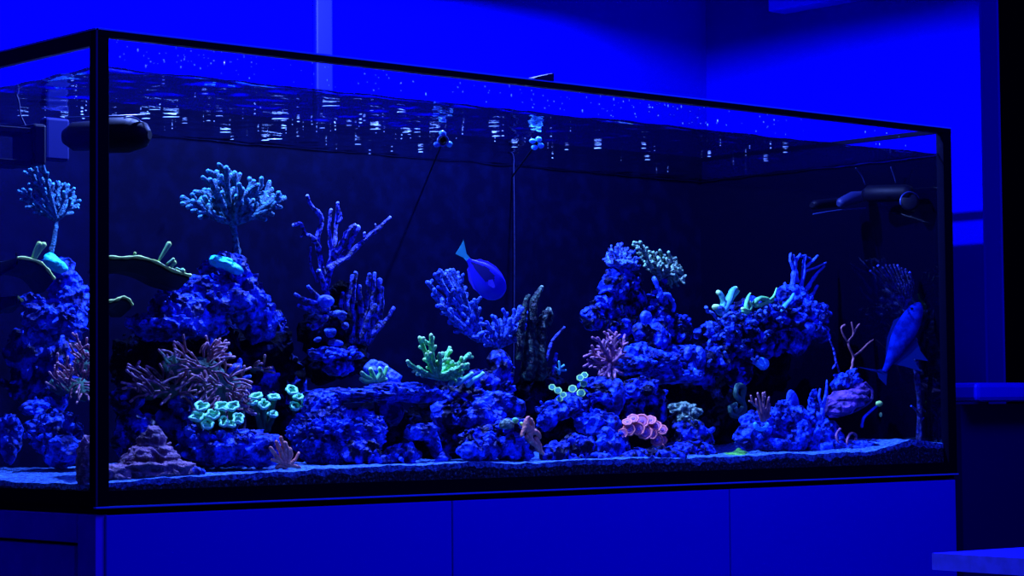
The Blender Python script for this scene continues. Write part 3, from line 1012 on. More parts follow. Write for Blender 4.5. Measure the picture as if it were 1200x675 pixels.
# torch corals: each head a part
def torch(label, heads, Y, base, size=(9.0, 5.5), name='torch_coral'):
    t = thing(name, label, 'coral', P(base[0], base[1], Y))
    q = MB()
    for h in heads:
        s = S(h[0], h[1], Y)
        pp = path([(base[0]+(h[0]-base[0])*0.35, base[1], 0.03), ((h[0]+base[0])/2, (h[1]+base[1])/2+3, 0.02), (h[0], h[1]+3, 0.004)], Y, 3)
        q.tube(pp, [3.4*s]*len(pp), 8, M['stalk'], None, 0, 0.2)
    keep_in(q)
    q.build('stalks', M['stalk'], t)
    r_ = random.Random(int(base[0]))
    for h in heads:
        s = S(h[0], h[1], Y)
        w2, h2 = (h[2], h[3]) if len(h) > 3 else size
        q = MB()
        c = P(h[0], h[1], Y)
        lump(q, h[0], h[1]+1, w2*1.5, h2*1.5, Y, M['torch'], 4, amp=0.2, freq=120, fine=0.05, dep=0.6)
        # wavy folded rim
        n = 22
        ring = []
        ph = r_.uniform(0, 6)
        nl = r_.choice((2, 3, 4))
        for k in range(n+1):
            a = 2*math.pi*k/n
            wv = 1+0.2*math.sin(nl*a+ph)+0.12*math.sin(5*a+2*ph)
            ring.append(P(h[0]+w2*0.82*wv*math.cos(a), h[1]+h2*0.78*wv*math.sin(a)-1, Y-0.010+0.008*math.sin(a)*-1))
        q.tube(ring, [1.7*s*(1+0.25*math.sin(k*1.9+ph)) for k in range(n+1)], 7, M['torchrim'], None, 0, 0.15)
        keep_in(q)
        q.build('polyp', M['torch'], t)
    return t


torch('left cyan torch coral with five ruffled heads over the low blue rock', [(236, 477), (231, 489), (249, 487), (243, 498)], 0.12, (242, 515))
torch('cyan torch coral with ruffled heads just right of the leftmost torch coral', [(260, 477), (272, 477), (262, 495, 6, 6), (279, 491, 7, 7), (270, 498, 6, 4)], 0.12, (268, 515))
torch('cyan torch coral with four small heads in front of the dark hollow', [(300, 465, 8, 3.5), (296, 472, 6, 3), (309, 475, 7, 5.5), (321, 466, 7, 3.2), (320, 486, 5.5, 3.6)], 0.17, (310, 505))
torch('rightmost cyan torch coral leaning on the round boulder', [(342, 458, 8, 5), (350, 466, 6, 3.5), (357, 470, 4, 7), (346, 477, 6.5, 5), (360, 480, 2.5, 2.5)], 0.18, (350, 500))


def fingers(name, label, branches, Y, m, tipm=None, bump=0.2, group=None, seg=8, tipn=2, n=4, cat='coral', rs=1.0):
    """branches: (points, r0, r1) in photo pixels"""
    q = MB()
    for (pts, r0, r1) in branches:
        s = S(pts[0][0], pts[0][1], Y)*rs
        pp = path(pts, Y, n)
        q.tube(pp, [(r0+(r1-r0)*i/(len(pp)-1))*s for i in range(len(pp))], seg, M[m], M[tipm] if tipm else None, tipn, bump)
    return coral(name, label, cat, q, M[m], group)


fingers('finger_coral', 'small pink brown finger coral on the sand left of the round boulder', [
    ([(334, 546), (330, 532), (324, 518)], 3.4, 2.4), ([(334, 546), (334, 530), (329, 513)], 3.2, 2.2), ([(336, 546), (338, 532), (334, 519)], 3.2, 2.4),
    ([(334, 546), (325, 536), (317, 525)], 3, 2.2), ([(334, 547), (326, 541), (319, 539)], 2.8, 2), ([(336, 546), (345, 540), (350, 531)], 2.8, 1.8),
    ([(336, 546), (344, 546), (351, 548)], 2.8, 2), ([(334, 548), (330, 546), (324, 548)], 3, 2.2), ([(335, 546), (341, 534), (340, 526)], 2.8, 2)], 0.06, 'pink', None, 0.25)

fingers('staghorn_coral', 'dark blue staghorn coral with a long arm pointing right', [
    ([(384, 345), (377, 312, 0.01), (372, 282), (377, 256), (366, 243), (360, 230)], 5, 3),
    ([(374, 290), (366, 279, -0.01), (358, 273), (352, 262), (344, 264)], 4, 3),
    ([(384, 335), (391, 298), (394, 264, 0.02), (396, 238)], 4.5, 2.6),
    ([(384, 330), (388, 300, 0.01), (386, 268), (388, 246)], 4, 2.4),
    ([(386, 316, -0.01), (400, 302), (412, 282), (419, 266)], 5, 4),
    ([(384, 314, -0.01), (408, 300), (428, 280), (443, 268), (457, 255)], 5, 2.6),
    ([(385, 312), (398, 290), (408, 270), (416, 264)], 5, 3.4),
    ([(372, 330, 0.01), (364, 310), (364, 290)], 2.4, 1.6),
    ([(383, 345), (378, 330), (373, 318)], 5, 4),
    ([(394, 262), (400, 256), (396, 240)], 2, 1.6), ([(377, 256), (371, 250)], 2.6, 2), ([(358, 273), (353, 277)], 2.6, 2),
    ([(428, 280), (427, 273)], 3, 2.2), ([(441, 269), (440, 263)], 2, 1.6)], 0.25, 'staghorn', 'stagtip', 0.45, tipn=2, rs=0.72)
fingers('finger_coral', 'blue finger coral with tall parallel fingers right of the dark rock stack', [
    ([(412, 400), (413, 360), (416, 320)], 5, 3), ([(410, 395), (406, 360), (413, 324)], 5, 3), ([(420, 398), (423, 360), (421, 336)], 5, 3.4),
    ([(420, 400), (429, 360, 0.01), (433, 322)], 5, 3), ([(424, 400), (436, 362), (439, 321)], 5, 3), ([(425, 400), (442, 365), (445, 328)], 5, 3),
    ([(426, 402), (445, 372, 0.01), (448, 338)], 5, 3), ([(424, 396, -0.01), (432, 372, -0.02), (440, 358, -0.02)], 4.4, 3), ([(430, 396), (450, 378), (461, 361)], 4, 2.6),
    ([(432, 402), (440, 388), (446, 378)], 4, 3), ([(410, 392), (400, 365), (402, 344)], 4.4, 3), ([(414, 395), (404, 382), (398, 372)], 4, 3)], 0.24, 'finger', 'bluecoral', 0.45, rs=0.85)
fingers('finger_coral', 'small blue antler coral pointing left off the dark rock stack', [
    ([(384, 356), (366, 354), (354, 350), (346, 345)], 4, 2), ([(380, 355), (370, 346), (361, 336)], 3.6, 2), ([(378, 358), (362, 362), (350, 358)], 3.4, 2),
    ([(384, 362), (372, 364), (362, 361)], 4, 3), ([(382, 372), (370, 382), (361, 381)], 4, 1.8), ([(372, 382), (366, 386)], 3, 1.6)], 0.23, 'finger', 'bluecoral', 0.3)
q = MB()
lump(q, 382, 353, 19, 15, 0.205, M['bluecoral'], 4, amp=0.06, fine=0.02, dep=0.5)
coral('disc_coral', 'round blue disc coral in the middle of the dark rock stack', 'coral', q, M['bluecoral'])
q = MB()
for (x, y, w_, h_) in ((387, 389, 16, 12), (400, 372, 12, 10), (396, 368, 20, 8), (404, 382, 8, 8), (392, 402, 14, 8), (372, 398, 10, 8)):
    lump(q, x, y, w_, h_, 0.20, M['acroblue'], 4, amp=0.35, freq=80, fine=0.1)
coral('knobby_coral', 'knobby blue coral bits on the front of the dark rock stack', 'coral', q, M['acroblue'])

# green acropora and its neighbour
rng = random.Random(11)
q = MB()
bushy(q, (512, 442), [(492, 396), (505, 393), (527, 408), (480, 428), (490, 436), (550, 415), (548, 427), (538, 436), (500, 415), (530, 424), (543, 432), (515, 415)],
      0.15, 3.8, 2.6, M['acrogreen'], M['acrotip'], rng, 4, 8, 0.2, 0.02, spread=0.8)
coral('acropora', 'bright green branching acropora on the right end of the ledge rock', 'coral', q, M['acrogreen'])
fingers('finger_coral', 'tiny yellow green finger coral on the left of the ledge rock', [
    ([(438, 446), (430, 442), (424, 437)], 3, 2.6), ([(440, 446), (436, 438), (434, 433)], 3, 2.6), ([(440, 446), (446, 438), (445, 432)], 3, 2.6),
    ([(442, 446), (450, 440), (453, 431)], 3, 2.4), ([(438, 446), (428, 447), (423, 444)], 3, 2.4), ([(441, 447), (452, 445)], 3, 2.6)], 0.18, 'leafgreen', 'acrotip', 0.15)
fingers('finger_coral', 'green white fingers creeping over the rock right of the green acropora', [
    ([(548, 452), (556, 445), (566, 438)], 3, 2.4), ([(536, 450), (545, 444), (553, 438)], 3, 2.4), ([(528, 450), (532, 445), (540, 444)], 3, 2.2)], 0.155, 'leafcyan', 'acrotip', 0.2)
rng = random.Random(12)
q = MB()
bushy(q, (562, 398), [(501, 331), (510, 322), (516, 317), (524, 318), (531, 317), (538, 326), (540, 345), (508, 345), (516, 358), (528, 372), (545, 360), (556, 352), (548, 378)],
      0.27, 4.4, 2.8, M['acroblue'], M['bluecoral'], rng, 6, 10, 0.3, 0.03, start=0.25)
coral('acropora', 'blue acropora fan under the swimming tang, leaning left', 'coral', q, M['acroblue'])
rng = random.Random(13)
q = MB()
bushy(q, (585, 405), [(570, 378), (580, 372), (594, 368), (604, 366), (612, 362), (618, 372), (600, 380), (562, 392), (614, 386), (575, 392)],
      0.27, 4.0, 2.6, M['acroblue'], M['bluecoral'], rng, 5, 9, 0.3, 0.03, start=0.25)
coral('acropora', 'low blue acropora right of the tall blue fan, touching the dark green spires', 'coral', q, M['acroblue'])
fingers('spire_coral', 'tall dark green spire coral with grey green tips right of the blue acropora', [
    ([(618, 440), (622, 390), (626, 355), (635, 337)], 8, 3), ([(608, 420), (612, 380), (617, 352), (620, 347)], 5, 2.2),
    ([(632, 440), (634, 400), (636, 375), (643, 364)], 9, 4.4), ([(620, 440), (625, 410), (622, 385)], 8, 5), ([(643, 380), (646, 372), (645, 364)], 3, 2)],
    0.25, 'darkgreen', 'greygreen', 0.35, tipn=3, n=6)
fingers('spire_coral', 'slim blue sprig coral standing right of the dark green spires', [
    ([(640, 422), (645, 405), (650, 396), (661, 384)], 2.6, 1.6), ([(648, 440), (650, 425), (652, 415)], 3, 2)], 0.24, 'finger', 'bluecoral', 0.2)
fingers('sprig_coral', 'tiny pale cyan sprig at the foot of the slim blue sprig', [
    ([(655, 438), (656, 430), (655, 424)], 2, 1.4), ([(656, 432), (661, 428)], 1.6, 1.2), ([(656, 434), (663, 434)], 1.6, 1.2), ([(656, 436), (651, 431)], 1.6, 1.2)], 0.22, 'leafcyan', None, 0.2)

# green button polyps
def buttons(label, spots, Y, rimm='zoarim', discm='zoadisc', name='button_coral', r=5.2, midm=None, base=None):
    t = thing(name, label, 'coral', P(spots[0][0], spots[0][1]+8, Y))
    for sp in spots:
        x, y = sp[0], sp[1]
        rr = sp[2] if len(sp) > 2 else r
        dY = sp[3] if len(sp) > 3 else 0
        s = S(x, y, Y)
        ax = look(x, y, Y, sp[4] if len(sp) > 4 else 0.35)
        c = P(x, y, Y+dY)
        q = MB()
        R_ = rr*s
        q.lathe(c, ax, [(R_*0.25, -R_*1.6), (R_*0.3, -R_*0.9), (R_*0.7, -R_*0.3), (R_*1.0, 0), (R_*1.04, R_*0.12), (R_*0.95, R_*0.24), (R_*0.76, R_*0.18), (R_*0.68, R_*0.02)], 20, M[rimm], 0.05, 7)
        keep_in(q)
        pol = q.build('polyp', M[rimm], t)
        q = MB()
        q.lathe(c, ax, [(R_*0.72, R_*0.13), (R_*0.6, R_*0.15), (R_*0.3, R_*0.10), (R_*0.12, R_*0.14), (R_*0.01, R_*0.16)], 20, M[discm])
        if midm:
            q.lathe(c, ax, [(R_*0.3, R_*0.11), (R_*0.26, R_*0.2), (R_*0.12, R_*0.22), (R_*0.01, R_*0.18)], 12, M[midm])
        keep_in(q)
        q.build('disc', M[discm], pol)
    return t


buttons('left group of four bright green button polyps', [(647, 454, 4), (654, 458, 4.6), (660, 463, 4), (656, 468, 3.6)], 0.15)
buttons('right group of five bright green button polyps', [(671, 456, 5), (680, 443, 4.4), (685, 440, 4.2), (684, 450, 4.2), (681, 461, 5.2)], 0.15)
q = MB()
lump(q, 593, 497, 20, 13, 0.075, M['greygreen'], 4, amp=0.2, freq=80)
lump(q, 604, 493, 8, 7, 0.075, M['leafgreen'], 3, amp=0.2, freq=80)
lump(q, 611, 497, 5, 5, 0.072, M['zoarim'], 3, amp=0.2, freq=80)
coral('green_polyp_patch', 'yellow green polyp patch on the boxy rock left of the pink finger coral', 'coral', q, M['greygreen'])
fingers('finger_coral', 'pink finger coral hanging down the boxy rock in the middle of the tank', [
    ([(618, 502), (616, 496), (619, 490)], 4, 2.8), ([(618, 505), (624, 500), (622, 492)], 3.8, 2.8), ([(620, 508), (628, 506), (632, 512)], 4, 3),
    ([(620, 508), (622, 516), (628, 522), (631, 528)], 4.2, 2.6), ([(628, 514), (632, 522), (634, 530)], 3, 2.2), ([(616, 500), (613, 506), (612, 510)], 3.4, 2.4),
    ([(632, 526), (637, 532)], 2.2, 1.4), ([(622, 508), (617, 512)], 3.4, 2.6)], 0.062, 'pink', None, 0.22)

# orange mushrooms
ms = [(735, 495, 6, 0, .55), (742, 491, 7, 0, .5), (752, 494, 9, 0, .3), (762, 493, 7.5, .004, .5), (730, 508, 6, 0, .2), (737, 504, 7.5, -.002, .2), (748, 503, 8, -.004, .25),
      (756, 507, 9, -.006, .25), (768, 500, 8, 0, .4), (776, 504, 6.5, .003, .3), (764, 509, 6.5, -.003, .2), (770, 516, 7.5, -.004, .15), (777, 516, 5, .002, .1), (727, 514, 4, 0, .1), (775, 524, 4, 0, .05)]
buttons('cluster of orange pink mushroom corals with purple centres', ms, 0.105, 'mushrim', 'mushdisc', 'mushroom_coral', 7, 'mushmid')

# birdsnest
t = thing('birdsnest_coral', 'pinkish brown birdsnest coral hanging left of the right reef ledge', 'coral', P(712, 440, 0.26))
rng = random.Random(21)
q = MB()
bushy(q, (716, 425), [(700, 396), (712, 391), (722, 390), (732, 400), (692, 412), (690, 426), (700, 432), (708, 440), (724, 436), (728, 416), (704, 408), (718, 404), (716, 444)],
      0.22, 3.2, 1.8, M['birds'], M['birds'], rng, 7, 10, 0.2, 0.03, start=0.15, spread=0.9)
keep_in(q)
q.build('branches', M['birds'], t)
# colonies on tower
rng = random.Random(22)
q = MB()
bushy(q, (730, 318), [(711, 300), (714, 292), (722, 290), (727, 286), (733, 291), (740, 294), (745, 302), (745, 311), (718, 308)], 0.29, 3.4, 1.8, M['acroblue'], M['finger'], rng, 6, 7, 0.4, 0.03, start=0.3)
lump(q, 728, 309, 34, 12, 0.29, M['acroblue'], 4, amp=0.2)
coral('fan_coral', 'dim blue tufted coral on the very top of the rock tower', 'coral', q, M['acroblue'])
rng = random.Random(23)
q = MB()
bushy(q, (772, 325), [(746, 286), (750, 284), (757, 294), (766, 296), (776, 299), (786, 302), (792, 310), (799, 318), (801, 328), (786, 330), (770, 312), (760, 310), (782, 316)],
      0.29, 4.0, 2.1, M['greygreen'], M['tentgreen'], rng, 7, 8, 0.4, 0.03, start=0.4)
coral('fan_coral', 'grey green knobbly fan coral right of the rock tower', 'coral', q, M['greygreen'])
fingers('tube_coral', 'knobby blue tube coral down the column under the grey green fan', [
    ([(767, 326), (770, 336), (774, 342), (772, 348)], 3, 2.6), ([(774, 350), (778, 345), (784, 346), (787, 352)], 2.6, 2.2), ([(788, 352), (790, 358), (789, 364)], 2.6, 2.2)], 0.262, 'bluecoral', 'acroblue', 0.4)
q = MB()
lump(q, 757, 372, 16, 18, 0.25, M['bluecoral'], 4, amp=0.1, fine=0.03)
coral('disc_coral', 'smooth round blue coral lobe on the column above the ledge', 'coral', q, M['bluecoral'])
# funnel shaped blue coral
q = MB()
lump(q, 811, 432, 12, 20, 0.235, M['bluecoral'], 5, amp=0.1, fine=0.03)
lump(q, 806, 414, 12, 20, 0.235, M['bluecoral'], 4, amp=0.2, tilt=25)
lump(q, 820, 414, 12, 18, 0.235, M['bluecoral'], 4, amp=0.2, tilt=-25)
lump(q, 812, 436, 11, 11, 0.22, M['blob'], 4, amp=0.08, fine=0.0)
coral('funnel_coral', 'bright blue funnel shaped coral below the left of the rock island', 'coral', q, M['bluecoral'])

# lobed leather corals
def lobes(name, label, base, lb, Y, m, tipm, cat='coral'):
    q = MB()
    for (pts, r0, r1) in lb:
        s = S(pts[0][0], pts[0][1], Y)
        pp = path(pts, Y, 4)
        n = len(pp)
        q.tube(pp, [(r0+(r1-r0)*i/(n-1))*s for i in range(n)], 10, M[m], M[tipm], 2, 0.12, flat=0.75)
    return coral(name, label, cat, q, M[m])


lobes('leather_coral', 'cyan lobed leather coral at the left top of the rock island', None, [
    ([(846, 366), (848, 355), (845, 346), (842, 343)], 6, 3.6), ([(848, 364), (854, 352), (858, 342), (861, 339)], 7, 4.4), ([(846, 366), (842, 362), (839, 360)], 6, 5), ([(850, 362), (860, 346), (864, 342)], 4, 3)],
    0.235, 'leafcyan', 'acrotip')
lobes('leather_coral', 'bright green thin-lobed coral on top of the rock island', None, [
    ([(876, 366), (874, 358), (877, 348), (879, 344)], 3.4, 1.4), ([(876, 364), (870, 362)], 3.6, 2.6), ([(876, 366), (868, 366), (861, 372)], 3, 1.8), ([(874, 368), (866, 372)], 2.6, 1.8),
    ([(878, 364), (880, 359), (878, 354)], 3.6, 3)], 0.225, 'leafgreen', 'acrotip')
lobes('leather_coral', 'green folded coral right of the thin-lobed green coral', None, [
    ([(884, 355), (890, 350), (898, 351)], 4, 4), ([(886, 358), (893, 357), (900, 354)], 4, 3), ([(898, 354), (906, 348), (910, 338)], 2.6, 1.1), ([(900, 355), (906, 352), (907, 346)], 2.2, 1.2)],
    0.225, 'leafgreen', 'zoarim')
fingers('feather_coral', 'upright dim blue feathery coral standing on the right of the rock island', [
    ([(922, 352), (928, 335), (931, 318), (930, 300)], 5, 2.4), ([(934, 350), (940, 330), (942, 312), (944, 300)], 5, 2.4), ([(940, 352), (952, 345), (958, 335)], 4, 2),
    ([(944, 340), (956, 322), (966, 312)], 3, 1.6), ([(931, 318), (926, 305), (927, 297)], 2.4, 1.8), ([(942, 315), (952, 306), (958, 300)], 2.6, 1.6), ([(930, 305), (940, 300), (950, 303)], 2, 1.6),
    ([(930, 345), (922, 340), (920, 332)], 3, 2), ([(944, 318), (955, 314), (968, 308)], 2, 1.4), ([(934, 330), (932, 310), (938, 298)], 3, 2)], 0.25, 'bluecoral', 'acroblue', 0.5, rs=0.8)
fingers('worm_coral', 'pale blue curved arm coral on the right of the rock island', [
    ([(920, 374), (918, 362), (926, 352), (930, 345)], 4, 2), ([(920, 372), (926, 376), (930, 380)], 4, 3)], 0.215, 'blob', None, 0.15)
q = MB()
lump(q, 947, 384, 17, 13, 0.20, M['bluecoral'], 4, amp=0.1, fine=0.02)
coral('disc_coral', 'smooth oval blue coral pad at the right end of the island', 'coral', q, M['bluecoral'])
q = MB()
lump(q, 893, 426, 17, 15, 0.215, M['blob'], 5, amp=0.25, fine=0.08, freq=60)
coral('pad_coral', 'pale cyan blue pad coral under the rock island', 'coral', q, M['blob'])
rng = random.Random(31)
q = MB()
for k in range(60):
    x, y = rng.uniform(828, 935), rng.uniform(358, 425)
    if y > 400 and x > 900:
        continue
    l_ = rng.uniform(4, 9)
    an = rng.uniform(0, 6.28)
    s = S(x, y, 0.23)
    d_ = rng.uniform(0.205, 0.235)
    q.tube(path([(x, y), (x+l_*0.5*math.cos(an), y+l_*0.5*math.sin(an)-2, -0.012), (x+l_*math.cos(an), y+l_*math.sin(an))], d_, 2), [2.0*s]*5, 6, M['acroblue'], M['bluecoral'], 1, 0.3)
coral('encrusting_coral', 'crumpled blue encrusting coral over the face of the rock island', 'coral', q, M['acroblue'])

# right foreground
fingers('finger_coral', 'pale pink finger coral on the right sand rock', [
    ([(893, 493), (888, 478), (886, 468)], 2.2, 1.4), ([(893, 493), (892, 476), (888, 461)], 2.2, 1.4), ([(894, 493), (895, 475), (894, 461)], 2.2, 1.4), ([(895, 493), (899, 478), (901, 466)], 2.2, 1.4),
    ([(896, 493), (901, 484), (902, 474)], 2.2, 1.4), ([(888, 478), (882, 472), (880, 464)], 1.6, 1.2), ([(882, 472), (878, 470)], 1.4, 1.1), ([(894, 470), (897, 465), (896, 460)], 1.4, 1.1), ([(897, 491), (903, 487)], 2, 1.4)],
    0.13, 'tent', 'tenttip', 0.12)
q = MB()
pp = [P(892+7*math.cos(a), 497+6*math.sin(a), 0.125) for a in [math.pi*(0.0+k/10) for k in range(11)]]
q.tube(pp, [2.6*S(892, 497, 0.13)]*11, 8, M['blob'], None, 0, 0.1)
coral('cup_coral', 'pale cyan crescent cup coral at the foot of the pale pink fingers', 'coral', q, M['blob'])
q = MB()
lump(q, 929, 472, 15, 30, 0.155, M['bluecoral'], 5, amp=0.05, fine=0.01, dep=0.4, tilt=-18)
coral('paddle_coral', 'smooth upright blue paddle shaped coral on the right sand rock', 'coral', q, M['bluecoral'])
fingers('green_sponge', 'dark green looped sponge left of the pale pink fingers', [
    ([(868, 470), (862, 462), (865, 452), (872, 455), (870, 468), (873, 480), (868, 488), (858, 486), (856, 478), (862, 474)], 3.4, 3.0),
    ([(870, 478), (864, 484), (862, 478)], 3, 3)], 0.20, 'stalk', 'tentgreen', 0.2, cat='sponge')
# purple plate coral
t = thing('plate_coral', 'purple layered plate coral jutting right over the sand', 'coral', P(995, 492, 0.13))
q = MB()
for (cx, cy, w_, h_, Y, tl) in ((992, 468, 54, 26, 0.13, -12), (984, 478, 42, 18, 0.12, -12), (1002, 460, 38, 22, 0.14, -12)):
    lump(q, cx, cy, w_, h_, Y, M['shellp'], 5, amp=0.12, fine=0.05, layers=0.06, tilt=tl)
keep_in(q)
q.build('plate', M['shellp'], t)
q = MB()
pp = path([(972, 488), (985, 487), (1005, 480), (1020, 470), (1022, 458), (1014, 449)], 0.115, 4)
q.tube(pp, [1.6*S(1000, 470, 0.12)]*len(pp), 7, M['shellp'], None, 0, 0.3)
keep_in(q)
q.build('rim', M['shellp'], t)
fingers('worm_coral', 'upright ragged blue coral blade left of the purple plate coral', [
    ([(962, 495), (964, 478), (968, 462), (969, 446)], 3.6, 1.2), ([(964, 478), (960, 466), (961, 456)], 2.4, 1.2), ([(962, 492), (958, 484)], 3, 2)], 0.12, 'bluecoral', 'acroblue', 0.3)
fingers('twig_coral', 'thin pinkish twig coral above the purple plate coral', [
    ([(998, 445), (999, 425), (1000, 418), (994, 402), (1000, 392), (998, 378)], 1.6, 1.0), ([(1000, 418), (1008, 412), (1018, 402), (1024, 398)], 1.4, 0.9),
    ([(1000, 392), (1004, 384), (1007, 380)], 1.2, 1.1), ([(994, 402), (988, 392), (986, 384), (990, 381)], 1.1, 1.3), ([(998, 430), (996, 440)], 1.6, 1.4)], 0.17, 'tent', None, 0.15)
fingers('twig_coral', 'thin dark blue twig coral left of the pinkish twig coral', [([(985, 440), (980, 425), (977, 410), (972, 398)], 1.6, 1.0), ([(980, 425), (976, 432)], 1.4, 1)], 0.18, 'finger', None, 0.3)
fingers('tube_worm', 'curled purplish tube worm loop on the sand under the purple plate coral', [
    ([(992, 525), (993, 515), (997, 508), (1003, 510), (1002, 519), (999, 525)], 1.6, 1.4)], 0.10, 'birds', None, 0.1, n=5, cat='tube worm')
fingers('tube_worm', 'hooked purplish tube worm standing left of the curled loop', [
    ([(990, 528), (983, 520), (980, 510), (984, 503), (985, 503)], 1.6, 1.3)], 0.10, 'birds', None, 0.1, cat='tube worm')
fingers('stalked_coral', 'tiny stalked coral with a glowing green head near the right end', [
    ([(1010, 500), (1012, 490), (1020, 482), (1027, 476)], 1.8, 1.3)], 0.11, 'bluecoral', None, 0.1)
q = MB()
for (x, y, w_, h_) in ((1030, 473, 9, 7), (1032, 486, 4, 6)):
    lump(q, x, y, w_, h_, 0.105, M['zoarim'], 3, amp=0.2)
coral('green_polyp_patch', 'tiny bright green polyps above the sand near the right end', 'coral', q, M['zoarim'])
q = MB()
for (x, y, w_, h_, Y) in ((856, 537, 50, 12, 0.13), (868, 533, 20, 10, 0.13), (842, 540, 24, 9, 0.1), (866, 529, 8, 8, 0.13)):
    lump(q, x, y, w_, h_, Y, M['algae'], 4, amp=0.35, fine=0.12)
coral('algae_patch', 'yellow green algae patch lying on the sand right of the centre reef', 'algae', q, M['algae'])
q = MB()
lump(q, 1032, 526, 36, 8, 0.07, M['leafcyan'], 4, amp=0.3, tilt=12)
coral('algae_patch', 'cyan green algae streak on the rubble mound at the right end', 'algae', q, M['leafcyan'])
# gorgonian at the right end, built where only a mirror image shows
rng = random.Random(41)
q = MB()
for k in range(11):
    tx = 1020+k*4.6
    ty = 318-8*math.sin(k/10*3.14)+rng.uniform(-3, 3)
    pts = [(1072, 400), (1062-1.0*k*0, 368, 0), (1042+k*2.8, 338), (tx, ty)]
    pp = path([(a, b, 0) for a, b, *_ in pts], 0.07, 4)
    s = S(1050, 340, 0.07)
    q.tube(pp, [1.5*s]*len(pp), 6, M['dimfin'], M['finger'], 2, 0.5)
q.tube(path([(1074, 440), (1073, 420), (1072, 398)], 0.065, 3), [3*s]*4, 8, M['dimfin'], None, 0, 0.3)
q.tube(path([(1076, 520), (1078, 480), (1074, 440)], 0.06, 3), [3.2*s]*4 if False else [3*s]*7, 8, M['dimfin'], None, 0, 0.3)
coral('reflected_coral', 'dim blue gorgonian with drooping arms standing in for a mirror image at the right end', 'coral', q, M['dimfin'])
fingers('sprig_coral', 'small dim blue sprig beside the right corner post', [
    ([(1078, 488), (1073, 480), (1068, 476)], 1.8, 1.2), ([(1078, 488), (1080, 480), (1084, 482)], 1.6, 1.1), ([(1078, 494), (1082, 490)], 1.8, 1.2), ([(1078, 520), (1079, 505), (1078, 488)], 1.8, 1.6)], 0.05, 'dimfin', 'bluecoral', 0.3)


# ================================================================== FISH
def fish(name, label, head, tail, Y, hgt, thick, mats, stations, tailpoly, finset, eye=True):
    """body ring stations along head->tail; stations: (t, half height up, half height down, half thickness) in fractions"""
    H_, T_ = P(head[0], head[1], Y[0]), P(tail[0], tail[1], Y[1])
    ax = (T_-H_)
    L_ = ax.length
    ax.normalize()
    view = (CAM-H_).normalized()
    side_ = (view-ax*view.dot(ax)).normalized()       # body side faces the viewer side
    up = side_.cross(ax).normalized()
    if (up.dot(UPV)) < 0:
        up = -up
    t = thing(name, label, 'fish', (H_+T_)/2)
    q = MB()
    bm = q.bm
    k = q.mi(mats[0])
    k2 = q.mi(mats[1])
    fine_ = []
    for i in range(len(stations)-1):
        p0, p1, p2, p3 = stations[max(i-1, 0)], stations[i], stations[i+1], stations[min(i+2, len(stations)-1)]
        for k_ in range(5):
            u = k_/5
            fine_.append(tuple(0.5*((2*p1[c])+(p2[c]-p0[c])*u+(2*p0[c]-5*p1[c]+4*p2[c]-p3[c])*u*u+(3*p1[c]-p0[c]-3*p2[c]+p3[c])*u**3) for c in range(4)))
    stations = fine_+[stations[-1]]
    rings = []
    seg = 48
    for (tt, hu, hd, th) in stations:
        ring = []
        for j in range(seg):
            a = 2*math.pi*j/seg
            ca, sa = math.cos(a), math.sin(a)
            hh = hu if sa > 0 else hd
            ring.append(bm.verts.new(H_+ax*(tt*L_)+up*(hh*L_*sa)+side_*(th*L_*ca*abs(ca)**-0.15 if abs(ca) > 1e-3 else 0)))
        rings.append(ring)
    for i in range(len(rings)-1):
        for j in range(seg):
            f = bm.faces.new((rings[i][j], rings[i][(j+1) % seg], rings[i+1][(j+1) % seg], rings[i+1][j]))
            f.smooth = True
            # dark loop mark on the flank
            a = 2*math.pi*(j+0.5)/seg
            tt = stations[i][0]
            el = ((tt-0.62)/0.30)**2+((math.sin(a)-0.25)/0.42)**2
            f.material_index = k2 if el < 1 else k
    bm.faces.new(rings[0])
    bm.faces.new(rings[-1])
    q.build('body', mats[0], t)

    def fin(nm, poly, m, th=0.006, off=0.0):
        q = MB()
        vs = []
        for sg in (1, -1):
            vs.append([q.bm.verts.new(H_+ax*(a*L_)+up*(b*L_)+side_*(sg*th*L_/2+off*L_)) for (a, b) in poly])
        q.mi(m)
        q.bm.faces.new(vs[0])
        q.bm.faces.new(list(reversed(vs[1])))
        n = len(poly)
        for i in range(n):
            q.bm.faces.new((vs[0][i], vs[0][(i+1) % n], vs[1][(i+1) % n], vs[1][i]))
        q.build(nm, m, t)
    fin('tail_fin', tailpoly, mats[3], 0.012)
    for (nm, poly, off) in finset:
        fin(nm, poly, mats[2], 0.010, off)
    if eye:
        q = MB()
        q.blob(H_+ax*(0.13*L_)+up*(0.05*L_)+side_*(0.055*L_), (0.02*L_,)*3, M['pump'], 3, 0, 1, 0)
        q.build('eye', M['pump'], t)
    return t


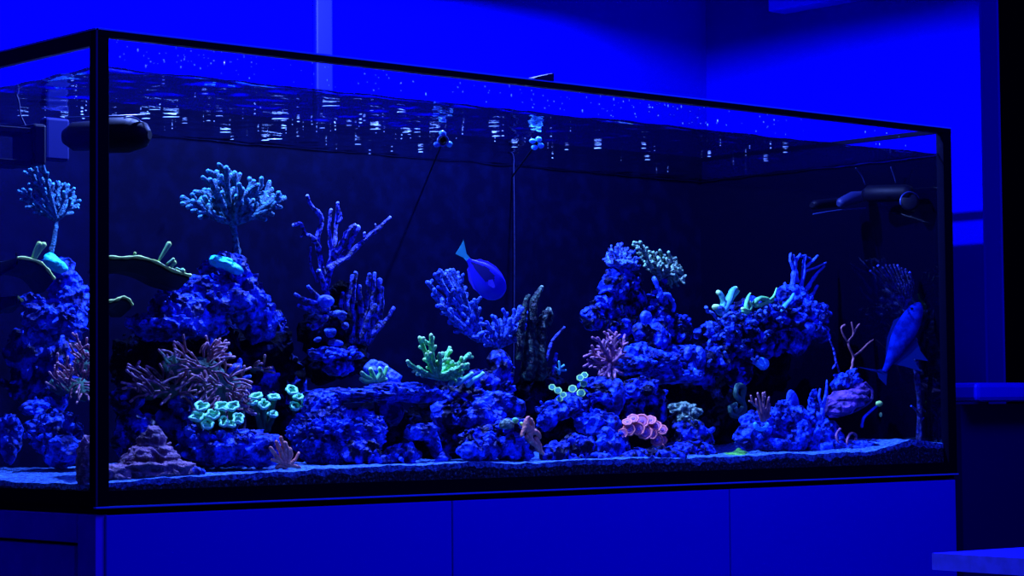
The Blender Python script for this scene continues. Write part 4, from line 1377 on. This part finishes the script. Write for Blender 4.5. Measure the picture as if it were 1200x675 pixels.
st = [(0.0, 0.03, 0.03, 0.02), (0.03, 0.12, 0.11, 0.05), (0.08, 0.19, 0.18, 0.075), (0.18, 0.255, 0.25, 0.10), (0.32, 0.29, 0.285, 0.12), (0.48, 0.285, 0.275, 0.12), (0.63, 0.25, 0.22, 0.10),
      (0.76, 0.185, 0.15, 0.075), (0.87, 0.11, 0.085, 0.045), (0.95, 0.06, 0.05, 0.028), (1.0, 0.045, 0.04, 0.02)]
fish('tang_fish', 'purple blue tang with a cyan tail swimming head down in open water', (588, 348), (548, 304), (0.22, 0.24), 0, 0,
     [M['fishbody'], M['fishdark'], M['fishrim'], M['fishtail']], st,
     [(0.95, 0.05), (1.10, 0.06), (1.33, 0.19), (1.27, 0.02), (1.24, -0.10), (1.09, -0.04), (0.95, -0.04)],
     [('dorsal_fin', [(0.12, 0.20), (0.22, 0.27), (0.36, 0.31), (0.52, 0.315), (0.68, 0.275), (0.84, 0.18), (0.90, 0.09), (0.7, 0.20), (0.5, 0.26), (0.3, 0.26)], 0.0),
      ('anal_fin', [(0.34, -0.27), (0.5, -0.30), (0.68, -0.255), (0.86, -0.14), (0.88, -0.07), (0.6, -0.20)], 0.0),
      ('pectoral_fin', [(0.26, 0.04), (0.40, 0.10), (0.45, 0.03), (0.38, -0.04), (0.27, -0.01)], 0.12)])
st2 = [(0.0, 0.02, 0.02, 0.02), (0.04, 0.06, 0.06, 0.045), (0.12, 0.10, 0.10, 0.07), (0.28, 0.135, 0.135, 0.09), (0.45, 0.14, 0.14, 0.09), (0.62, 0.115, 0.11, 0.075), (0.78, 0.075, 0.07, 0.05),
       (0.9, 0.045, 0.04, 0.03), (1.0, 0.03, 0.03, 0.02)]
fish('fish_reflection', 'dim blue slender body standing in for a fish reflection near the right corner post', (1078, 355), (1036, 436), (0.045, 0.075), 0, 0,  # solid body built where only a reflection shows
     [M['fishrefl'], M['fishrefl'], M['fishreflfin'], M['fishreflfin']], st2,
     [(0.97, 0.03), (1.05, 0.13), (1.10, 0.33), (1.02, 0.10), (1.10, 0.02), (1.14, -0.10), (1.02, -0.05), (0.97, -0.03)],
     [('dorsal_fin', [(0.25, 0.12), (0.35, 0.19), (0.6, 0.16), (0.8, 0.08), (0.5, 0.12)], 0.0),
      ('anal_fin', [(0.40, -0.13), (0.55, -0.28), (0.62, -0.42), (0.68, -0.24), (0.78, -0.40), (0.82, -0.18), (0.86, -0.05), (0.6, -0.1)], 0.0)])

# ================================================================== EQUIPMENT
# circulation pump at the left corner: cylinder with round ring end
s = S(140, 155, 0.10)
t = thing('circulation_pump', 'black round circulation pump behind the front left corner post', 'pump', P(130, 180, 0.12))
q = MB()
a, b = P(86, 160, 0.17), P(151, 158, 0.11)
q.tube([a, a.lerp(b, 0.4), a.lerp(b, 0.6), b], [17*s, 18*s, 21*s, 21*s], 24, M['pump'], None, 0)
keep_in(q)
q.build('motor', M['pump'], t)
q = MB()
dd = (P(160, 158, 0.10)-b).normalized()
q.tube([b, b+dd*0.012], [20*s, 18*s], 24, M['pump'], None, 0)
keep_in(q)
q.build('guard', M['pump'], t)
q = MB()
cc = b+dd*0.016
rt = [P(152+19*math.cos(x), 158+21*math.sin(x), 0.09) for x in [math.radians(-110+k*13) for k in range(11)]]
q.tube(rt, [1.0*s]*11, 6, M['pumprim'], None, 0)
q.tube([P(76, 138, 0.14), P(108, 137, 0.11), P(171, 134.5, 0.09)], [0.9*s]*3, 6, M['pumprim'], None, 0)
keep_in(q)
q.build('rim_line', M['pumprim'], t)
# black box pump seen through the left pane
t = thing('pump_box', 'black box shaped pump frame seen through the left end pane near the water surface', 'pump', P(20, 195, 0.32))
q = MB()
p0, p1 = P(26, 195, 0.3), P(42, 148, 0.30)
q.box((p0.x, 0.27, p0.z), (p1.x+0.0, 0.33, p1.z), M['pump'], bevel=0.004)
keep_in(q)
q.build('body', M['pump'], t)
q = MB()
p0, p1 = P(-25, 193, 0.3), P(26, 152, 0.30)
q.box((max(p0.x, X0), 0.275, p0.z), (p1.x, 0.325, p0.z+0.008), M['pump'], bevel=0.001)
q.box((max(p0.x, X0), 0.275, p1.z-0.008), (p1.x, 0.325, p1.z), M['pump'], bevel=0.001)
keep_in(q)
q.build('frame', M['pump'], t)
q = MB()
pp = path([(30, 148), (24, 135), (22, 120), (18, 108)], 0.30, 4)
q.tube(pp, [1.2*s]*len(pp), 7, M['cable'], None, 0)
q.build('cable', M['cable'], t)
q = MB()
p0, p1 = P(50, 188, 0.45), P(78, 140, 0.45)
q.box((p0.x, 0.44, p0.z), (p1.x, 0.46, p1.z), M['dimblue'], bevel=0.004)
tag(q.build('filter_box', M['dimblue']), 'dull blue upright panel seen through the left end pane beside the pump', 'filter')
# right pump
s = S(1040, 230, 0.1)
t = thing('circulation_pump', 'dark horizontal circulation pump near the surface at the right end', 'pump', P(1040, 250, 0.09))
q = MB()
a, b = P(1018, 227, 0.13), P(1062, 226, 0.06)
q.tube([a, a.lerp(b, 0.5), b], [10*s]*3, 20, M['pump'], None, 0)
q.build('motor', M['pump'], t)
q = MB()
c = P(1066, 236, 0.05)
q.lathe(c, look(1066, 236, 0.05, 0.05), [(9*s, -0.012), (11*s, -0.004), (11*s, 0.0), (8*s, 0.002), (0.001, 0.002)], 22, M['pump'])
q.build('nozzle', M['pump'], t)
q = MB()
rt = [P(1066+11*math.cos(x), 236+11*math.sin(x), 0.043) for x in [math.radians(-200+k*15) for k in range(13)]]
q.tube(rt, [0.9*s]*13, 6, M['pumprim'], None, 0)
q.build('nozzle_rim', M['pumprim'], t)
for pts in ([(1014, 216), (1010, 206), (1003, 197)], [(1050, 214), (1047, 204), (1044, 196)]):
    q = MB()
    q.tube(path(pts, 0.10, 3), [0.9*s]*7, 6, M['cable'], None, 0)
    q.build('bracket', M['cable'], t)
t = thing('powerhead', 'long dark flat powerhead bar left of the right circulation pump', 'pump', P(985, 252, 0.17))
q = MB()
q.tube(path([(955, 240), (985, 237)], 0.19, 2), [8*s]*3, 12, M['pump'], None, 0, flat=0.7)
q.build('body', M['pump'], t)
q = MB()
q.tube(path([(985, 238), (1000, 232), (1014, 230)], 0.17, 2), [6*s, 7*s, 8*s, 7*s, 6*s], 12, M['cable'], None, 0)
q.build('collar', M['cable'], t)
q = MB()
q.tube(path([(953, 251), (985, 246), (1014, 244)], 0.17, 2), [0.8*s]*5, 6, M['pumprim'], None, 0)
q.build('lower_bar', M['pumprim'], t)

# return nozzles on the back panel
def nozzle(label, cx, cy, Y, r, n, m, ps=0.75, pd=0.75, ring=False):
    t = thing('return_nozzle', label, 'nozzle', P(cx, cy+r, Y))
    s = S(cx, cy, Y)
    q = MB()
    ax = look(cx, cy, Y, 0.0)
    c = P(cx, cy, Y)
    q.lathe(c, ax, [(r*0.35*s, -0.02), (r*0.4*s, 0.0), (r*0.45*s, 0.004), (r*0.3*s, 0.004), (r*0.25*s, -0.004)], 18, M['pump'])
    keep_in(q)
    q.build('outlet', M['pump'], t)
    for k in range(n):
        a = 2*math.pi*k/n+0.5
        q = MB()
        lump(q, cx+r*pd*math.cos(a), cy+r*pd*math.sin(a), r*ps, r*ps*0.85, Y-0.005, M[m], 3, amp=0.15, freq=90, dep=0.4)
        keep_in(q)
        q.build('vane', M[m], t)
    if ring:
        q = MB()
        pr = [P(cx+r*0.62*math.cos(math.radians(k*15)), cy+r*0.62*math.sin(math.radians(k*15)), Y-0.006) for k in range(25)]
        q.tube(pr, [1.0*s]*25, 7, M['pumprim'], None, 0, 0.3)
        q.build('ring', M['pumprim'], t)
    q = MB()
    q.tube([c, Vector((c.x+0.75*(Y1-c.y), Y1, c.z-0.004))], [0.0016]*2, 8, M['pump'], None, 0)
    keep_in(q)
    q.build('pipe', M['pump'], t)


nozzle('bright cyan blue return nozzle with pale vanes just under the surface', 629, 168, 0.20, 8.5, 4, 'nozzlelit', 1.0, 0.62)
nozzle('dim ring shaped return nozzle left of the bright one', 519, 165, 0.22, 10, 3, 'nozzle', 0.85, 0.85, True)
q = MB()
pp = path([(602, 178), (603, 300), (602, 440)], 0.57, 6)
q.tube(pp, [0.45*S(602, 300, 0.57)]*len(pp), 6, M['cable'], None, 0)
coral('probe_cable', 'thin vertical cable hanging down the dark back of the tank near the middle', 'cable', q, M['cable'])

# light glints under the surface, modelled as pale specks
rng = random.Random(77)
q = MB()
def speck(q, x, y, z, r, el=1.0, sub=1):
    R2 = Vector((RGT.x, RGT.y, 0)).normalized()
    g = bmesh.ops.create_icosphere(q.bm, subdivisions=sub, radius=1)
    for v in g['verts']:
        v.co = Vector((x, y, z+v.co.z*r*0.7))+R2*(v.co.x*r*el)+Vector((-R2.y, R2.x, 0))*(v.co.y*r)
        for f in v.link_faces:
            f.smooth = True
q.mi(M['bubble'])  # pale speck standing in for a light glint
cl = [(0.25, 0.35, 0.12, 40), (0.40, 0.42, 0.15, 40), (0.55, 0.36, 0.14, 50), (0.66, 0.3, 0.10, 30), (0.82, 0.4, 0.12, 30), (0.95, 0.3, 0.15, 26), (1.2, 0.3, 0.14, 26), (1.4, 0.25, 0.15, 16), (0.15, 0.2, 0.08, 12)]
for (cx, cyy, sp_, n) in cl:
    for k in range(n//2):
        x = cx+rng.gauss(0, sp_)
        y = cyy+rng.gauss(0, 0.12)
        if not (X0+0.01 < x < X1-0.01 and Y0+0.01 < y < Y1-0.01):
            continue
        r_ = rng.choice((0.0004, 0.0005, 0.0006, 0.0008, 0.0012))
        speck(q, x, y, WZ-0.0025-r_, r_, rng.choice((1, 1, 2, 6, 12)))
tag(q.build('surface_glints', M['bubble']), 'scattered pale specks standing in for light glints just under the water surface', 'glints', kind='stuff')
q = MB()
q.mi(M['salt'])
for k in range(230):
    x = rng.choice((rng.uniform(0.03, 0.25), rng.uniform(0.3, 1.1), rng.uniform(0.7, 1.3), rng.uniform(0.03, 1.6)))
    r_ = rng.choice((0.0004, 0.0005, 0.0007, 0.0011))
    z = WZ+0.006+0.036*rng.random()
    g = bmesh.ops.create_icosphere(q.bm, subdivisions=1, radius=1)
    el = rng.choice((1, 1, 2.2))
    for v in g['verts']:
        v.co = Vector((x+v.co.x*r_, 0.0097+v.co.y*r_*0.5, z+v.co.z*r_*el))
tag(q.build('splash_droplets', M['salt']), 'tiny salt spray droplets on the inside of the front glass above the waterline', 'droplets', kind='stuff')

# ================================================================== TABLE, front right
a = CAM+ray(1092, 648)*((Z(-0.07)-CAM.z)/ray(1092, 648).z)
tz = a.z
t = thing('side_table', 'pale blue lit table whose corner shows at the bottom right in front of the cabinet', 'table', (a.x+0.4, a.y-0.35, 0))
rz = math.radians(-5)


def rt_(x, y):
    return (a.x+x*math.cos(rz)-y*math.sin(rz), a.y+x*math.sin(rz)+y*math.cos(rz))


q = MB()
th = 0.0215
bm = q.bm
km, ke = q.mi(M['tabletop']), q.mi(M['tableedge'])
vs = []
for zz_ in (tz, tz-th):
    vs.append([bm.verts.new((*rt_(x, y), zz_)) for (x, y) in ((0, 0), (1.0, 0), (1.0, -0.7), (0, -0.7))])
bm.faces.new(vs[0]).material_index = km
bm.faces.new(list(reversed(vs[1]))).material_index = ke
for i in range(4):
    bm.faces.new((vs[0][i], vs[0][(i+1) % 4], vs[1][(i+1) % 4], vs[1][i])).material_index = ke
q.build('tabletop', M['tabletop'], t)
for (x, y) in ((0.35, -0.1), (0.95, -0.05), (0.35, -0.65), (0.95, -0.65)):
    q = MB()
    px_, py_ = rt_(x, y)
    q.box((px_-0.02, py_-0.02, 0.001), (px_+0.02, py_+0.02, tz-th), M['tableedge'])
    q.build('leg', M['tableedge'], t)
